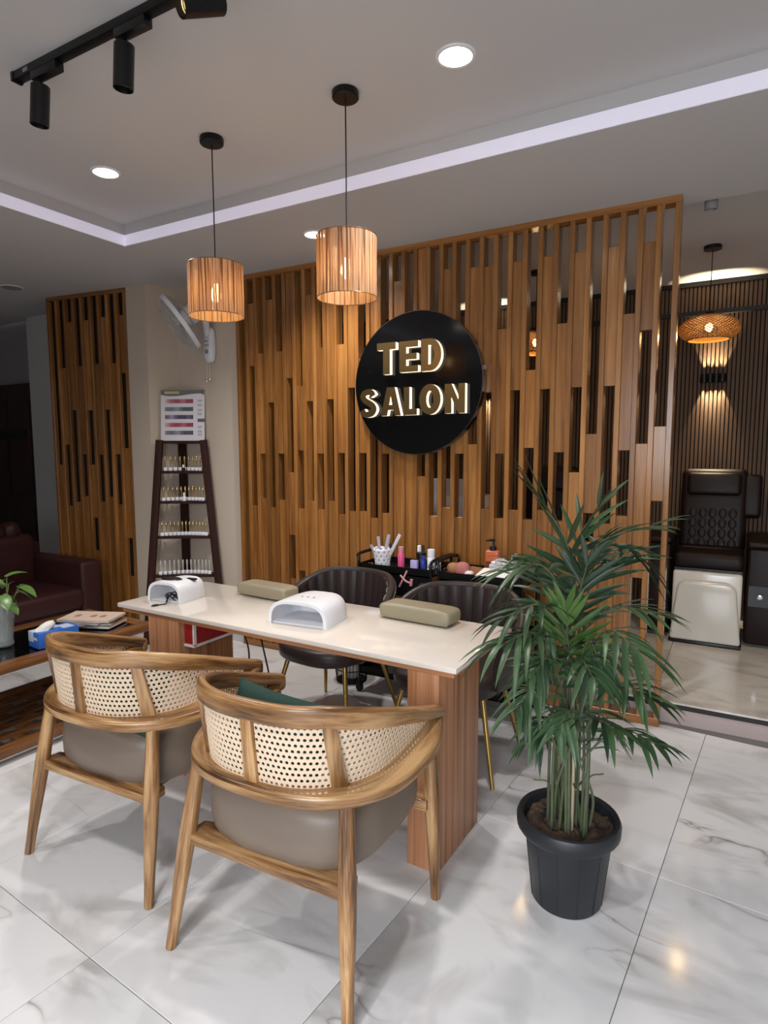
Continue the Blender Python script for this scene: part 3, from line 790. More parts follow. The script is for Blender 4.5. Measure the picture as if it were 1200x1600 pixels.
bottle('pink bottle with clear cap on the trolley next to the white cup', (-1.775, 3.33, ZR), .021, .155, 'pink', 'palepink', neck=.7, ch=.22)
bottle('thin cream bottle on the trolley behind the black jar', (-1.70, 3.43, ZR), .014, .155, 'creamp', 'white_plastic', neck=.8)
bottle('short black jar on the trolley behind the lilac box', (-1.668, 3.39, ZR), .028, .12, 'black_plastic', 'black_plastic', name='jar', neck=.95, cat='jar')
bottle('white bottle with round white cap on the trolley', (-1.585, 3.36, ZR), .025, .15, 'white_plastic', 'white_plastic', neck=.8, ch=.3)
bottle('slim blue bottle on the trolley between the black jar and the white bottle', (-1.625, 3.33, ZR), .016, .11, 'blue', 'blue', neck=.7)
bottle('small white jar on the trolley in front of the round-capped bottle', (-1.56, 3.30, ZR), .02, .065, 'white_plastic', 'grey_plastic', name='jar', neck=.95, cat='jar')
bottle('small white tube standing at the handle end of the trolley', (-1.535, 3.36, ZR), .014, .085, 'white_plastic', 'white_plastic', name='tube', neck=.9, cat='tube')
tag(MB().box(-1.69, -1.645, 3.285, 3.31, ZR, ZR+.085).build('lilac_box', M['lilac'], bevel=.003), 'small lilac box on the trolley tray edge', 'box')
bottle('tiny silver pot at the cup end of the trolley', (-1.985, 3.31, ZR), .014, .04, 'chrome', 'chrome', name='pot', neck=.95, cat='jar')
tw = put('toe_separator', 'pale pink strap tool hanging over the trolley edge', 'tool', (-1.71, 3.245, .77))
MB().tube([(.02, 0, .05), (0, -.012, .0), (-.025, -.014, -.05)], .006, 8).build('strap', M['palepink'], tw)
MB().tube([(-.02, -.01, .02), (.02, -.018, -.01), (.055, -.018, -.02)], .006, 8).build('strap', M['palepink'], tw)
MB().tube([(.055, -.018, -.035), (.06, -.018, .005)], .009, 8).build('strap_end', M['palepink'], tw)
kr = put('key_ring', 'thin metal ring hanging from the front of the trolley', 'ring', (-1.585, 3.245, .72))
MB().tube([(.032*math.cos(a), 0, .032*math.sin(a)) for a in [2*math.pi*k/24 for k in range(25)]], .002, 6).build('ring', M['chrome'], kr)
MB().box(-.008, .008, -.003, .003, -.06, -.03).build('tag', M['white_plastic'], kr)
tag(MB().box(-1.70, -1.68, 3.248, 3.258, .64, .665).build('adapter', M['white_plastic']), 'small white square clip on the front of the trolley', 'clip')
# second trolley
bowl = put('glass_tray', 'shallow amber glass bowl on the trolley by the pump bottle', 'bowl', (-1.375, 3.38, ZR))
M['amberglass'] = mat('amber_glass', C(190, 130, 90), .12, alpha=.4)
MB().lathe([(0, .003), (.09, .004), (.125, .035), (.127, .04), (.12, .036), (.085, .009), (0, .008)], 32).build('bowl', M['amberglass'], bowl)
M['rose'] = mat('pink_sponge', C(176, 110, 104), .8, bump=.4, bscale=90); M['buff'] = mat('buff_sponge', C(160, 116, 78), .8, bump=.4, bscale=90); M['cotton'] = mat('cotton', C(222, 208, 210), .9)
for k, (x, y, z, r, mm, lb, nm, ct) in enumerate(((-1.375, 3.35, .055, (.045, .03, .045), 'rose', 'pink sponge resting in the amber glass bowl', 'sponge', 'sponge'), (-1.325, 3.33, .033, (.028, .025, .022), 'cotton', 'white cotton ball in the amber glass bowl', 'cotton_ball', 'cotton ball'), (-1.445, 3.38, .05, (.04, .035, .035), 'buff', 'tan sponge at the handle side of the amber glass bowl', 'sponge', 'sponge'))):
    tag(MB().superell((0, 0, 0), r, .8, .8, 18, 12).build(nm, M[mm], smooth=60), lb, ct).location = (x, y, ZR+z-.008)
pb = put('pump_bottle', 'orange lotion bottle with black pump on the trolley', 'bottle', (-1.225, 3.45, ZR+.005))
MB().box(-.043, .043, -.026, .026, 0, .155).build('body', M['amber'], pb, bevel=.014, seg=3)
MB().box(-.036, .036, -.0268, -.0262, .03, .09).build('label', mat('brown_label', C(112, 52, 36), .4), pb)
MB().lathe([(0, .15), (.02, .15), (.02, .175), (.012, .18), (.006, .19), (.006, .21), (0, .21)], 16).build('pump', M['black_plastic'], pb)
MB().tube([(.01, 0, .213), (-.01, 0, .214), (-.045, 0, .207)], [.009, .008, .005], 8).build('spout', M['black_plastic'], pb)
for k, (x, y, rz, lb) in enumerate(((-1.20, 3.31, .2, 'folded white paper sheet lying on the trolley below the crumpled film'), (-1.11, 3.30, -.15, 'folded white paper sheet at the palm end of the trolley'))):
    pg = MB().prism([(-.07, -.05), (.07, -.05), (.055, .06), (-.035, .06)], 0, .003).build('paper_sheet', M['paper']); pg.location = (x, y, ZR+.05+.004*k); pg.rotation_euler = (R(14), 0, rz); tag(pg, lb, 'paper')
rng = random.Random(3)
cr = MB(); cr.superell((0, 0, 0), (.06, .05, .05), .9, .9, 22, 14)
cr.v = [v*(1+rng.uniform(-.25, .2)) for v in cr.v]
o = cr.build('plastic_film', mat('crumpled_film', C(225, 225, 228), .12, alpha=.45, coat=.5), smooth=0); o.location = (-1.145, 3.36, ZR+.075); tag(o, 'ball of crumpled clear film on the trolley by the pump bottle', 'film')
tag(MB().box(-1.105, -1.095, 3.42, 3.50, ZR, ZR+.14).build('white_card', M['paper']), 'white card standing on the trolley behind the palm leaves', 'card')
# waste bin
wbn = put('waste_bin', 'round black mesh waste bin with a clear liner under the table', 'bin', (-2.19, 3.40, 0))
m = MB()
for k in range(28):
    a = 2*math.pi*k/28; m.tube([(.10*math.cos(a), .10*math.sin(a), .005), (.125*math.cos(a), .125*math.sin(a), .26)], .0022, 5)
for z, r in ((.005, .10), (.09, .108), (.17, .116), (.26, .125)): m.tube([(r*math.cos(q), r*math.sin(q), z) for q in [2*math.pi*k/28 for k in range(29)]], .004, 5)
m.lathe([(0, .0), (.10, .0), (.10, .006), (0, .006)], 28)
m.build('basket', M['black_metal'], wbn)
cr = MB(); cr.superell((0, 0, .12), (.088, .088, .11), .9, .95, 26, 14); cr.v = [Vector((v.x*(1+rng.uniform(-.18, .05)), v.y*(1+rng.uniform(-.18, .05)), v.z)) for v in cr.v]
cr.build('liner', mat('bin_liner', C(190, 190, 192), .3, alpha=.6), wbn, smooth=0)

# ================================================================== COFFEE TABLE AND WHAT IS ON IT
ct = thing('coffee_table', 'low teak coffee table with black glass inset and woven slat shelf', 'table', (-3.44, 1.82, 0), R(-1))
b = MB()
for x0, x1, y0, y1, g in ((-.33, -.25, -.72, .74, 1), (.25, .33, -.72, .74, 1), (-.25, .25, -.72, -.64, 0), (-.25, .25, .66, .74, 0)):
    MB().box(x0, x1, y0, y1, .435, .48).build('top_frame', M['coffeewood'], ct, bevel=.006, grain=g)
MB().box(-.252, .252, -.645, .665, .462, .474).build('glass_inset', M['black_gloss'], ct)
for sx in (-1, 1):
    for y0, dy in ((-.30, -.16), (.45, .16)):
        MB().prism([(y0-.06, 0), (y0+.06, 0), (y0+dy*.5+.05, -.435), (y0+dy*.5-.03, -.435)], -.03, .03, M=Matrix.Translation((sx*.285, 0, .436)) @ Matrix(((0, 0, 1, 0), (1, 0, 0, 0), (0, 1, 0, 0), (0, 0, 0, 1)))).build('leg', M['coffeewood'], ct, bevel=.005, grain=2)
for x0, x1, y0, y1, g in ((-.385, -.33, -.74, .72, 1), (.33, .385, -.74, .72, 1), (-.33, .33, -.74, -.69, 0), (-.33, .33, .67, .72, 0)):
    MB().box(x0, x1, y0, y1, .035, .085).build('shelf_frame', M['coffeewood'], ct, bevel=.005, grain=g)
nb = 6; bw = .66/nb
for i in range(1, nb):
    x = -.33+i*bw; MB().box(x-.026, x+.026, -.69, .67, .066, .073).build('shelf_slat', M['coffeewood'], ct, grain=1)
for i in range(nb):
    for k in range(9):
        y = -.69 + .165*k + (.0825 if i % 2 else 0)
        if y+.08 < .67: MB().box(-.33+i*bw+.02, -.33+(i+1)*bw-.02, y, y+.075, .060, .067).build('shelf_block', M['coffeewood'], ct, grain=0)
for sx in (-1, 1):
    for y in (-.60, .58): MB().box(sx*.355-.025, sx*.355+.025, y-.03, y+.03, 0, .036).build('foot', M['coffeewood'], ct)
ZK = .481
# magazines
M['magcover'] = mat('magazine_cover', C(224, 200, 182), .4); M['magdark'] = mat('magazine_dark', C(150, 120, 92), .4); M['maggrey'] = mat('magazine_grey', C(196, 190, 184), .4)
def mag(label, loc, rz, w_, d_, h_, cov, mark=False):
    root = put('magazine', label, 'magazine', loc, 'magazines on the coffee table', rz)
    MB().box(-w_/2+.002, w_/2-.002, -d_/2+.002, d_/2-.002, .001, h_-.001).build('pages', M['paper'], root)
    c = MB().box(-w_/2, w_/2, -d_/2, d_/2, h_-.0015, h_).build('cover', M[cov], root); MB().box(-w_/2, w_/2, -d_/2, d_/2, 0, .0012).build('cover', M[cov], root)
    if mark:
        for k, x in enumerate((-.10, -.0, .06)): MB().prism([(x, -.03), (x+.035, -.025), (x+.03, .02), (x+.01, .03), (x-.005, .01)], h_-.0004, h_+.0004).build('print', mat('print_mark', C(176, 128, 112), .6), c)
    return root
p0 = atz(150, 975, ZK+.04)
mag('thick magazine at the bottom of the stack on the coffee table', (-3.365, 2.36, ZK), R(22), .26, .20, .016, 'magdark')
mag('grey magazine second from the bottom of the stack', (-3.39, 2.34, ZK+.0162), R(36), .27, .20, .010, 'maggrey')
mag('brown magazine directly under the top magazine', (-3.42, 2.33, ZK+.0264), R(14), .29, .20, .012, 'magdark')
mag('pale pink magazine with printed flourishes on top of the stack', (-3.40, 2.34, ZK+.0386), R(24), .33, .205, .012, 'magcover', True)
# tissue box
tx = put('tissue_box', 'blue and white tissue box with a tissue pulled up on the coffee table', 'tissue box', (-3.245, 2.0, ZK), None, R(84))
M['tblue'] = mat('tissue_blue', C(58, 110, 196), .4); M['tpale'] = mat('tissue_pale', C(196, 206, 222), .5)
MB().box(-.11, .11, -.058, .058, 0, .085).build('body', M['tblue'], tx, bevel=.003)
MB().box(-.1106, .04, .0, .0586, .03, .0858).build('pale_panel', M['tpale'], tx, bevel=.002)
MB().box(.03, .09, -.05, .03, .085, .0862).build('pale_panel', M['tpale'], tx)
MB().box(-.1108, -.1095, -.04, .01, .045, .06).build('print', M['tpale'], tx)
cr = MB(); cr.superell((0, 0, 0), (.055, .03, .028), 1, 1, 20, 10); cr.v = [Vector((v.x*(1+rng.uniform(-.2, .2)), v.y*(1+rng.uniform(-.2, .2)), v.z+.02*v.x/.05)) for v in cr.v]
o = cr.build('tissue', M['paper'], tx, smooth=60); o.location = (-.05, -.0, .095)
# vase with pothos
vp_ = atz(7, 1008, ZK); VP = (vp_.x, vp_.y, ZK)
vz = put('glass_vase', 'tall cut glass vase of water on the coffee table', 'vase', VP)
MB().lathe([(0, 0), (.045, 0), (.05, .01), (.046, .03), (.05, .10), (.062, .18), (.075, .235), (.072, .236), (.058, .18), (.046, .10), (.042, .03), (.0, .018)], 14, ).build('glass', mat('vase_glass', C(205, 212, 212), .05, alpha=.32, coat=.6), vz, smooth=20)
MB().lathe([(0, .019), (.041, .03), (.045, .10), (.052, .15), (0, .15)], 14).build('water', mat('vase_water', C(150, 158, 140), .05, alpha=.25), vz)
pt = put('pothos_cutting', 'green pothos cutting standing in the glass vase', 'plant', (VP[0], VP[1], ZK+.02))
M['pothos'] = mat('pothos_leaf', C(92, 128, 62), .3, var=.35, vscale=25); M['pstem'] = mat('pothos_stem', C(120, 140, 80), .5)
def heart(Lh, Wd):
    vs = []; fs = []; n = 8
    for i in range(n+1):
        t = i/n; wd = Wd*math.sin(math.pi*min(1, t*.92+.10))**.75*(1-.35*t); y = -.12*Lh*math.sin(math.pi*min(1, t*3))*(1 if t < .33 else 0)
        for s in (-1, 0, 1): vs.append((s*wd, t*Lh-(.10*Lh if (s and t < .2) else 0), .25*abs(s)*wd-.25*Lh*t*t))
    for i in range(n):
        for k in range(2): fs.append((i*3+k, i*3+k+1, (i+1)*3+k+1, (i+1)*3+k))
    return vs, fs
for k, (dx, dy, dz, az, tl, sz) in enumerate(((.05, .07, .30, -60, -20, .11), (0, -.03, .33, 40, 10, .12), (.03, .02, .36, -20, 20, .10), (-.03, .06, .31, 80, -10, .11), (.06, -.03, .27, -100, -30, .10), (-.05, 0, .28, 120, -10, .11), (.01, .09, .26, -20, -30, .10), (.04, -.09, .36, -60, 0, .10), (0, .03, .24, -80, -40, .09), (.05, .0, .22, -70, -30, .09))):
    st = MB().tube(spline([(dx*.1, dy*.1, .0), (dx*.3, dy*.3, .14), (dx*.7, dy*.7, .24), (dx, dy, dz)], 5), .0028, 6).build('stem', M['pstem'], pt)
    vs, fs = heart(sz, sz*.42)
    MB().add(vs, fs, M=T(dx, dy, dz, rz=R(az), rx=R(tl))).build('leaf', M['pothos'], st, smooth=60)

# ================================================================== SOFA
sf = thing('sofa', 'maroon leather sofa with square arms by the narrow slat screen', 'sofa', (-4.95, 2.05, 0))
MB().box(-.42, .40, -1.2, 1.0, .06, .28).build('base', M['maroon'], sf, bevel=.02)
for y0 in (-.96, .04):
    MB().box(-.25, .43, y0, y0+.975, .27, .44).build('seat_cushion', M['maroon'], sf, bevel=.045, seg=4)
    bk = MB().box(-.44, -.20, y0, y0+.975, .40, .84).build('back_cushion', M['maroon'], sf, bevel=.06, seg=4)
    hd = MB()
    for k in range(6):
        hd.superell((-.32, y0+.17+.13*k, .87), (.09, .075, .075), .8, .8, 16, 10)
    hd.build('headrest', M['maroon'], bk, smooth=60)
MB().box(-.50, -.36, -1.2, 1.15, .06, .74).build('back', M['maroon'], sf, bevel=.03, seg=3)
for y0, y1 in ((1.0, 1.18), (-1.38, -1.2)): MB().box(-.50, .42, y0, y1, .05, .645).build('arm', M['maroon'], sf, bevel=.03, seg=3)
for x in (-.42, .34):
    for y in (-1.3, 1.1): MB().lathe([(0, 0), (.02, 0), (.025, .055), (0, .055)], 12, M=T(x, y, 0)).build('foot', M['black_plastic'], sf)

# ================================================================== CORNER RACK
rk = thing('corner_rack', 'dark wooden A-shaped corner rack with open shelves against the beige wall', 'rack', (0, 0, 0))
def LT(z): t = 1-z/1.62; return Vector((-4.022, 3.440-.20*t, z))
def RTp(z): t = 1-z/1.62; return Vector((-3.705+.17*t, 3.600, z))
CN = Vector((-3.985, 3.635, 0))
for fn in (LT, RTp):
    d = Vector((.80, .60, 0)) if fn is LT else Vector((.8, .6, 0))
    MB().sweep([fn(0), fn(1.62)], rprof(.056, .03, .003), up=(.47, -.88, 0)).build('leg', M['rackwood'], rk)
MB().box(CN.x-.035, CN.x+.035, CN.y-.012, CN.y+.012, 0, 1.62).build('back_post', M['rackwood'], rk)
SH = [.22, .535, .845, 1.125, 1.365, 1.605]
for z in SH:
    a, c = LT(z), RTp(z); mdl = (a+c)/2 + Vector((.47, -.88, 0))*(-.015)
    MB().prism([(a.x, a.y), (mdl.x, mdl.y), (c.x, c.y), (c.x-.02, 3.645), (-4.01, 3.645)], z-.012, z+.010).build('shelf', M['rackwood'], rk)
# polish sticks
M['goldcap'] = mat('gold_cap', C(196, 172, 120), .25, metal=.8)
M['clearcap'] = mat('clear_stick', C(206, 205, 200), .15, alpha=.7)
def polish():
    root = thing('polish_bottle', 'x', 'bottle')
    MB().box(-.0135, .0135, -.010, .010, 0, .028).build('base', M['white_plastic'], root, bevel=.003)
    return root
def stick_proto(mm):
    root = polish()
    MB().lathe([(0, .026), (.006, .026), (.0045, .04), (.0055, .07), (.0075, .085), (.0075, .108), (.004, .115), (0, .115)], 10).build('stick', M[mm], root)
    return root
pg_, pc_ = stick_proto('goldcap'), stick_proto('clearcap')
firsts = {0: True, 1: True}
for z, n, kind, lb in ((1.365, 9, 0, 'white-based gold polish tester on the top shelf with bottles'), (1.125, 11, 0, 'white-based gold polish tester on the second shelf with bottles'), (.845, 13, 0, 'white-based gold polish tester on the third shelf with bottles'), (.535, 13, 1, 'white-based clear polish tester on the lowest visible rack shelf')):
    a, c = LT(z), RTp(z); dirv = (c-a).normalized(); nr = Vector((-.47, .88, 0))
    for k in range(n):
        t = (k+.5)/n; p = a.lerp(c, .10+.80*t) + nr*(.012+.05*math.sin(math.pi*t))
        src = pg_ if kind == 0 else pc_
        if firsts[kind]: o = src; firsts[kind] = False
        else: o = copy_tree(src)
        o.location = (p.x, p.y, z+.0102); o.rotation_euler = (0, 0, math.atan2(dirv.y, dirv.x)); tag(o, lb, 'bottle', 'polish testers on the rack')
for z, body, cap, lb in ((1.365, 'black_plastic', 'white_plastic', 'small black polish bottle with white cap on the rack'), (1.125, 'white_plastic', 'white_plastic', 'small white polish bottle in front of the gold testers')):
    p = LT(z).lerp(RTp(z), .52) + Vector((-.47, .88, 0))*.008
    bottle(lb, (p.x, p.y, z+.0102), .015, .068 if body == 'white_plastic' else .05, body, cap, neck=.5, ch=.45)
# colour chart standing on the rack
a, c = LT(1.62), RTp(1.62); dirv = (c-a).normalized(); ang = math.atan2(dirv.y, dirv.x); mid = (a+c)/2 + Vector((-.47, .88, 0))*.028
chv = thing('colour_chart', 'white nail colour chart board with grey header standing on the corner rack', 'chart', (mid.x, mid.y, 1.6155), ang)
chw, chh = .355, .405
LN = Matrix.Rotation(R(-5), 4, 'X')
MB().box(-chw/2, chw/2, 0, .008, 0, chh, M=LN).build('board', mat('chart_board', C(226, 220, 226), .4), chv)
hp = [(-chw/2, chh+.001), (-chw/2, chh-.036)] + [(-chw/2+chw*k/12, chh-.038-.010*math.sin(k/12*math.pi*1.6+.3)) for k in range(1, 12)] + [(chw/2, chh-.038), (chw/2, chh+.001)]
XZ = Matrix(((1, 0, 0, 0), (0, 0, 1, 0), (0, 1, 0, 0), (0, 0, 0, 1)))
MB().prism(hp, -.0015, .0, M=LN @ XZ).build('header', mat('chart_header', C(112, 112, 110), .5), chv, smooth=0)
MB().box(-chw/2+.03, -chw/2+.15, -.0028, -.001, chh-.03, chh-.010, M=LN).build('header_plate', mat('chart_gold', C(196, 180, 130), .4), chv)
MB().box(chw/2-.055, chw/2+.002, -.002, 0, .15, .176, M=LN).build('tab', mat('chart_tab', C(96, 98, 94), .5), chv)
def swm(name, cols):
    m, nt, b = newmat(name); tc = nt.nodes.new('ShaderNodeTexCoord'); sp = nt.nodes.new('ShaderNodeSeparateXYZ')
    nt.links.new(tc.outputs['Generated'], sp.inputs[0]); r = ramp(nt, [(i/len(cols), cc) for i, cc in enumerate(cols)]); r.color_ramp.interpolation = 'CONSTANT'
    nt.links.new(sp.outputs['X'], r.inputs[0]); nt.links.new(r.outputs[0], b.inputs['Base Color']); b.inputs['Roughness'].default_value = .3; return m
def mixc(a, b, t): return C(*(a[i]+(b[i]-a[i])*t for i in range(3)))
rowsC = [((226, 190, 196), (150, 40, 60)), ((196, 190, 210), (60, 76, 74)), ((190, 184, 214), (40, 30, 60)), ((226, 180, 174), (150, 20, 40)), ((200, 200, 204), (60, 60, 64))]
for k, (c0, c1) in enumerate(rowsC):
    z = chh-.105-.063*k
    sw = swm('swatches', [mixc(c0, c1, min(1, abs(math.sin(i*.37+k))*.6+i/20)) for i in range(14)])
    m = MB()
    for i in range(14): m.box(-chw/2+.035+i*.0165, -chw/2+.035+i*.0165+.0135, -.003, 0, z, z+.032, M=LN)
    m.build('swatch_row', sw, chv, smooth=0)
M['printgrey'] = mat('print_grey', C(186, 184, 188), .6)
for k, z in enumerate((.31, .275, .235, .205, .10, .065, .04)): MB().box(chw/2-.055, chw/2-.02, -.0015, 0, z, z+.018, M=LN).build('text_block', M['printgrey'], chv)

# ================================================================== WALL FAN
fb0 = aty(332, 540, 3.665)
fn_ = thing('wall_fan', 'white wall fan with clear round guard tilted down on the beige wall', 'fan', (fb0.x, 3.67, fb0.z-.13))
base0 = Vector((fb0.x, 3.67, fb0.z-.13))
MB().superell((0, -.035, .13), (.048, .035, .135), .6, .75, 28, 16).build('base', M['white_plastic'], fn_, smooth=60)
for z in (.12, .15): MB().box(-.02, .02, -.074, -.066, z, z+.008).build('button', M['grey_plastic'], fn_)
MB().lathe([(0, 0), (.018, 0), (.018, .006), (0, .006)], 18, M=T(0, -.066, .075, rx=R(90))).build('dial', M['grey_plastic'], fn_)
fc = aty(281, 503, 3.36) - base0
nrm = (RT*-.76 - UP*.60 - FW*.15).normalized()
ux = nrm.cross(Vector((0, 0, 1))).normalized(); uy = nrm.cross(ux)
FM = Matrix.Translation(fc) @ Matrix((ux, uy, nrm)).transposed().to_4x4()
RF = .222
def ring(m, r, z, t): m.tube([(r*math.cos(q), r*math.sin(q), z) for q in [2*math.pi*k/40 for k in range(41)]], t, 5, M=FM, caps=False)
for nm, zs in (('front_guard', 1), ('back_guard', -1)):
    m = MB()
    for k in range(54):
        q = 2*math.pi*k/54; ca, sa = math.cos(q), math.sin(q)
        m.tube([(r*ca, r*sa, zs*h) for r, h in ((.045, .07), (.12, .065), (.18, .05), (.212, .025), (RF, .0))], .0014, 4, M=FM, caps=False)
    for r, h in ((.05, .075), (.14, .068), (RF, 0)): ring(m, r, zs*h, .003)
    g = m.build(nm, M['fan_clear'], fn_)
MB().lathe([(RF-.004, -.016), (RF+.004, -.016), (RF+.004, .016), (RF-.004, .016), (RF-.004, -.016)], 48, M=FM).build('guard_band', M['white_plastic'], fn_)
MB().lathe([(0, .08), (.045, .08), (.05, .074), (0, .07)], 24, M=FM).build('badge', M['white_plastic'], fn_)
for k in range(3):
    vs = []; fs = []
    for i in range(9):
        r = .035+.165*i/8
        for j in range(5):
            q = 2*math.pi*k/3 + (j-2)/2*.55*(1-.25*i/8) + .3*i/8; vs.append((r*math.cos(q), r*math.sin(q), (j-2)*.012))
    for i in range(8):
        for j in range(4): fs.append((i*5+j, i*5+j+1, (i+1)*5+j+1, (i+1)*5+j))
    MB().add(vs, fs, M=FM).build('blade', M['fan_blade'], fn_, smooth=60)
MB().lathe([(0, -.02), (.04, -.02), (.07, -.075), (.072, -.13), (.055, -.17), (.02, -.185), (0, -.186)], 28, M=FM).build('motor', M['white_plastic'], fn_, smooth=50)
mb = fc - nrm*.15
MB().tube(spline([mb, mb+Vector((.02, .06, -.04)), Vector((.0, -.06, .22)), Vector((0, -.04, .18))], 6), [.03]*6+[.026]*13, 12).build('neck', M['white_plastic'], fn_)
for k, dx in enumerate((-.012, .022)):
    pc = MB().tube([(dx*.6, -.06, .01), (dx, -.065, -.14-.01*k*-1)], .0012, 5).build('pull_cord', M['white_plastic'], fn_)
    MB().superell((dx, -.065, -.15+.01*k), (.010, .010, .018), 1, 1, 12, 8).build('cord_bead', M['chrome'], pc)

# ================================================================== CEILING LIGHTS
def raffia():
    m, nt, b = newmat('raffia_shade'); N, Lk = nt.nodes, nt.links
    uv = N.new('ShaderNodeUVMap'); uv.uv_map = 'UVMap'
    mp = N.new('ShaderNodeMapping'); mp.inputs['Scale'].default_value = (2.2, 110, 1); Lk.new(uv.outputs[0], mp.inputs[0])
    n = N.new('ShaderNodeTexNoise'); n.inputs['Scale'].default_value = 1; n.inputs['Detail'].default_value = 5; Lk.new(mp.outputs[0], n.inputs['Vector'])
    r = ramp(nt, [(.38, C(104, 70, 46)), (.5, C(186, 148, 112)), (.62, C(230, 202, 168))]); Lk.new(n.outputs['Fac'], r.inputs[0])
    Lk.new(r.outputs[0], b.inputs['Base Color']); b.inputs['Roughness'].default_value = .75
    tr = N.new('ShaderNodeBsdfTranslucent'); r2 = ramp(nt, [(.38, C(140, 70, 24)), (.5, C(230, 156, 66)), (.62, C(255, 206, 120))]); Lk.new(n.outputs['Fac'], r2.inputs[0]); Lk.new(r2.outputs[0], tr.inputs[0])
    ms = N.new('ShaderNodeMixShader'); ms.inputs[0].default_value = .19; Lk.new(b.outputs[0], ms.inputs[1]); Lk.new(tr.outputs[0], ms.inputs[2])
    tp = N.new('ShaderNodeBsdfTransparent'); r3 = ramp(nt, [(.52, (0, 0, 0, 1)), (.62, (.6, .6, .6, 1))]); Lk.new(n.outputs['Fac'], r3.inputs[0])
    m2 = N.new('ShaderNodeMixShader'); Lk.new(r3.outputs[0], m2.inputs[0]); Lk.new(ms.outputs[0], m2.inputs[1]); Lk.new(tp.outputs[0], m2.inputs[2])
    Lk.new(m2.outputs[0], nt.nodes['Material Output'].inputs[0]); return m
M['raffia'] = raffia()
M['bulb'] = mat('warm_bulb', (1, .8, .5, 1), .2, emit=(1, .62, .22, 1), es=22)
def pendant(label, x, y, ztop, zbot, r):
    root = thing('pendant_lamp', label, 'pendant lamp', (x, y, ZC))
    MB().lathe([(0, 0), (.052, 0), (.054, -.004), (.054, -.026), (.05, -.030), (0, -.030)], 32).build('ceiling_rose', M['black_metal'], root)
    MB().tube([(0, 0, -.028), (.001, 0, -.3), (0, 0, ztop-ZC-.03)], .0028, 8).build('cord', M['cord'], root)
    sh = MB().lathe([(r, zbot-ZC), (r, (ztop+zbot)/2-ZC), (r, ztop-ZC)], 64).build('shade', M['raffia'], root, smooth=60)
    m = MB()
    for z in (zbot, ztop): m.tube([(r*math.cos(q), r*math.sin(q), z-ZC) for q in [2*math.pi*k/48 for k in range(49)]], .0017, 6, caps=False)
    m.build('shade_ring', M['coffeewood'], sh)
    m = MB()
    for k in range(3): q = k*2*math.pi/3; m.tube([(0, 0, ztop-ZC-.03), (r*math.cos(q), r*math.sin(q), ztop-ZC-.004)], .0018, 5)
    m.build('spider', M['black_metal'], sh)
    MB().lathe([(0, 0), (.018, 0), (.018, -.05), (.014, -.055), (0, -.055)], 16, M=T(0, 0, ztop-ZC-.03)).build('socket', M['black_metal'], root)
    MB().lathe([(.010, 0), (.014, -.012), (.024, -.035), (.026, -.055), (.018, -.076), (0, -.084)], 18, M=T(0, 0, ztop-ZC-.085)).build('bulb', M['bulb'], root)
    lamp('pendant_light', 'POINT', (0, 0, ztop-ZC-.13), 4.2, (1, .70, .36), size=.03, parent=root)
    return root
pendant('raffia drum pendant lamp hanging nearer the wall fan', -2.172, 2.22, 2.405, 2.172, .128)
pendant('raffia drum pendant lamp hanging nearer the round sign', -1.435, 2.215, 2.412, 2.168, .124)
def downlight(label, x, y, z, r, on=True, e=74):
    root = thing('downlight', label, 'downlight', (x, y, z), 0, 'recessed downlights')
    MB().lathe([(r*.86, -.006), (r, -.006), (r*1.06, -.001), (r*1.06, 0), (r*.86, 0)], 40).build('trim_ring', M['white_plastic'], root)
    MB().lathe([(0, -.004), (r*.88, -.004)], 40).build('diffuser', M['downlight'] if on else M['grey_plastic'], root)
    if on: lamp('downlight_beam', 'SPOT', (0, 0, -.03), e, (1, .965, .93), size=r*.8, angle=R(138), blend=.9, parent=root)
p = atz(712, 87, ZC); downlight('bright round downlight in the raised ceiling beside the pendant nearer the sign', p.x, p.y, ZC, .070)
p = atz(165, 269, ZC); downlight('bright round downlight in the recess corner beside the pendant nearer the fan', p.x, p.y, ZC, .070)
p = atz(492, 366, ZS); downlight('bright round downlight in the lower soffit close to the slat screen', p.x, p.y, ZS, .070)
p = atz(18, 449, ZS); downlight('unlit round downlight in the soffit near the dark door', p.x, p.y, ZS, .085, False)
downlight('bright round downlight in the raised ceiling between the track and the shopfront', -.95, .25, ZC, .070)
downlight('bright round downlight in the raised ceiling above the coffee table side', -2.9, .25, ZC, .070)
# track with spots
trk = thing('light_track', 'black ceiling track rail carrying spot lights', 'track', (-1.2, 1.495, ZC))
MB().box(-1.25, 1.4, -.018, .018, -.030, 0).build('rail', M['black_metal'], trk, bevel=.002)
MB().box(-1.265, -1.25, -.02, .02, -.032, 0).build('end_cap', M['black_plastic'], trk)
MB().box(-1.19, -1.16, -.0185, -.017, -.022, -.008).build('sticker', M['grey_plastic'], trk)
def spot(label, x, az, tilt, lit):
    root = thing('track_spot', label, 'spot light', (x, 1.495, ZC-.030), 0, 'track spots')
    MB().box(-.075, .075, -.018, .018, -.030, 0).build('adapter', M['black_plastic'], root, bevel=.003)
    MB().tube([(-.045, 0, -.028), (-.045, 0, -.062)], .010, 10).build('stem', M['black_metal'], root)
    Mx = T(-.045, 0, -.062) @ Matrix.Rotation(az, 4, 'Z') @ Matrix.Rotation(tilt, 4, 'Y')
    MB().lathe([(0, .012), (.030, .012), (.033, .009), (.033, -.125), (.029, -.127), (.026, -.108), (0, -.105)], 28, M=Mx).build('barrel', M['black_plastic'], root)
    if lit: MB().lathe([(0, -.106), (.020, -.107), (.022, -.11)], 20, M=Mx).build('lens', mat('spot_lens', C(255, 220, 160), .1, metal=.6, emit=C(255, 214, 150), es=.8), root)
spot('black track spot nearest the end cap of the ceiling track pointing down', -2.27, R(0), R(8), False)
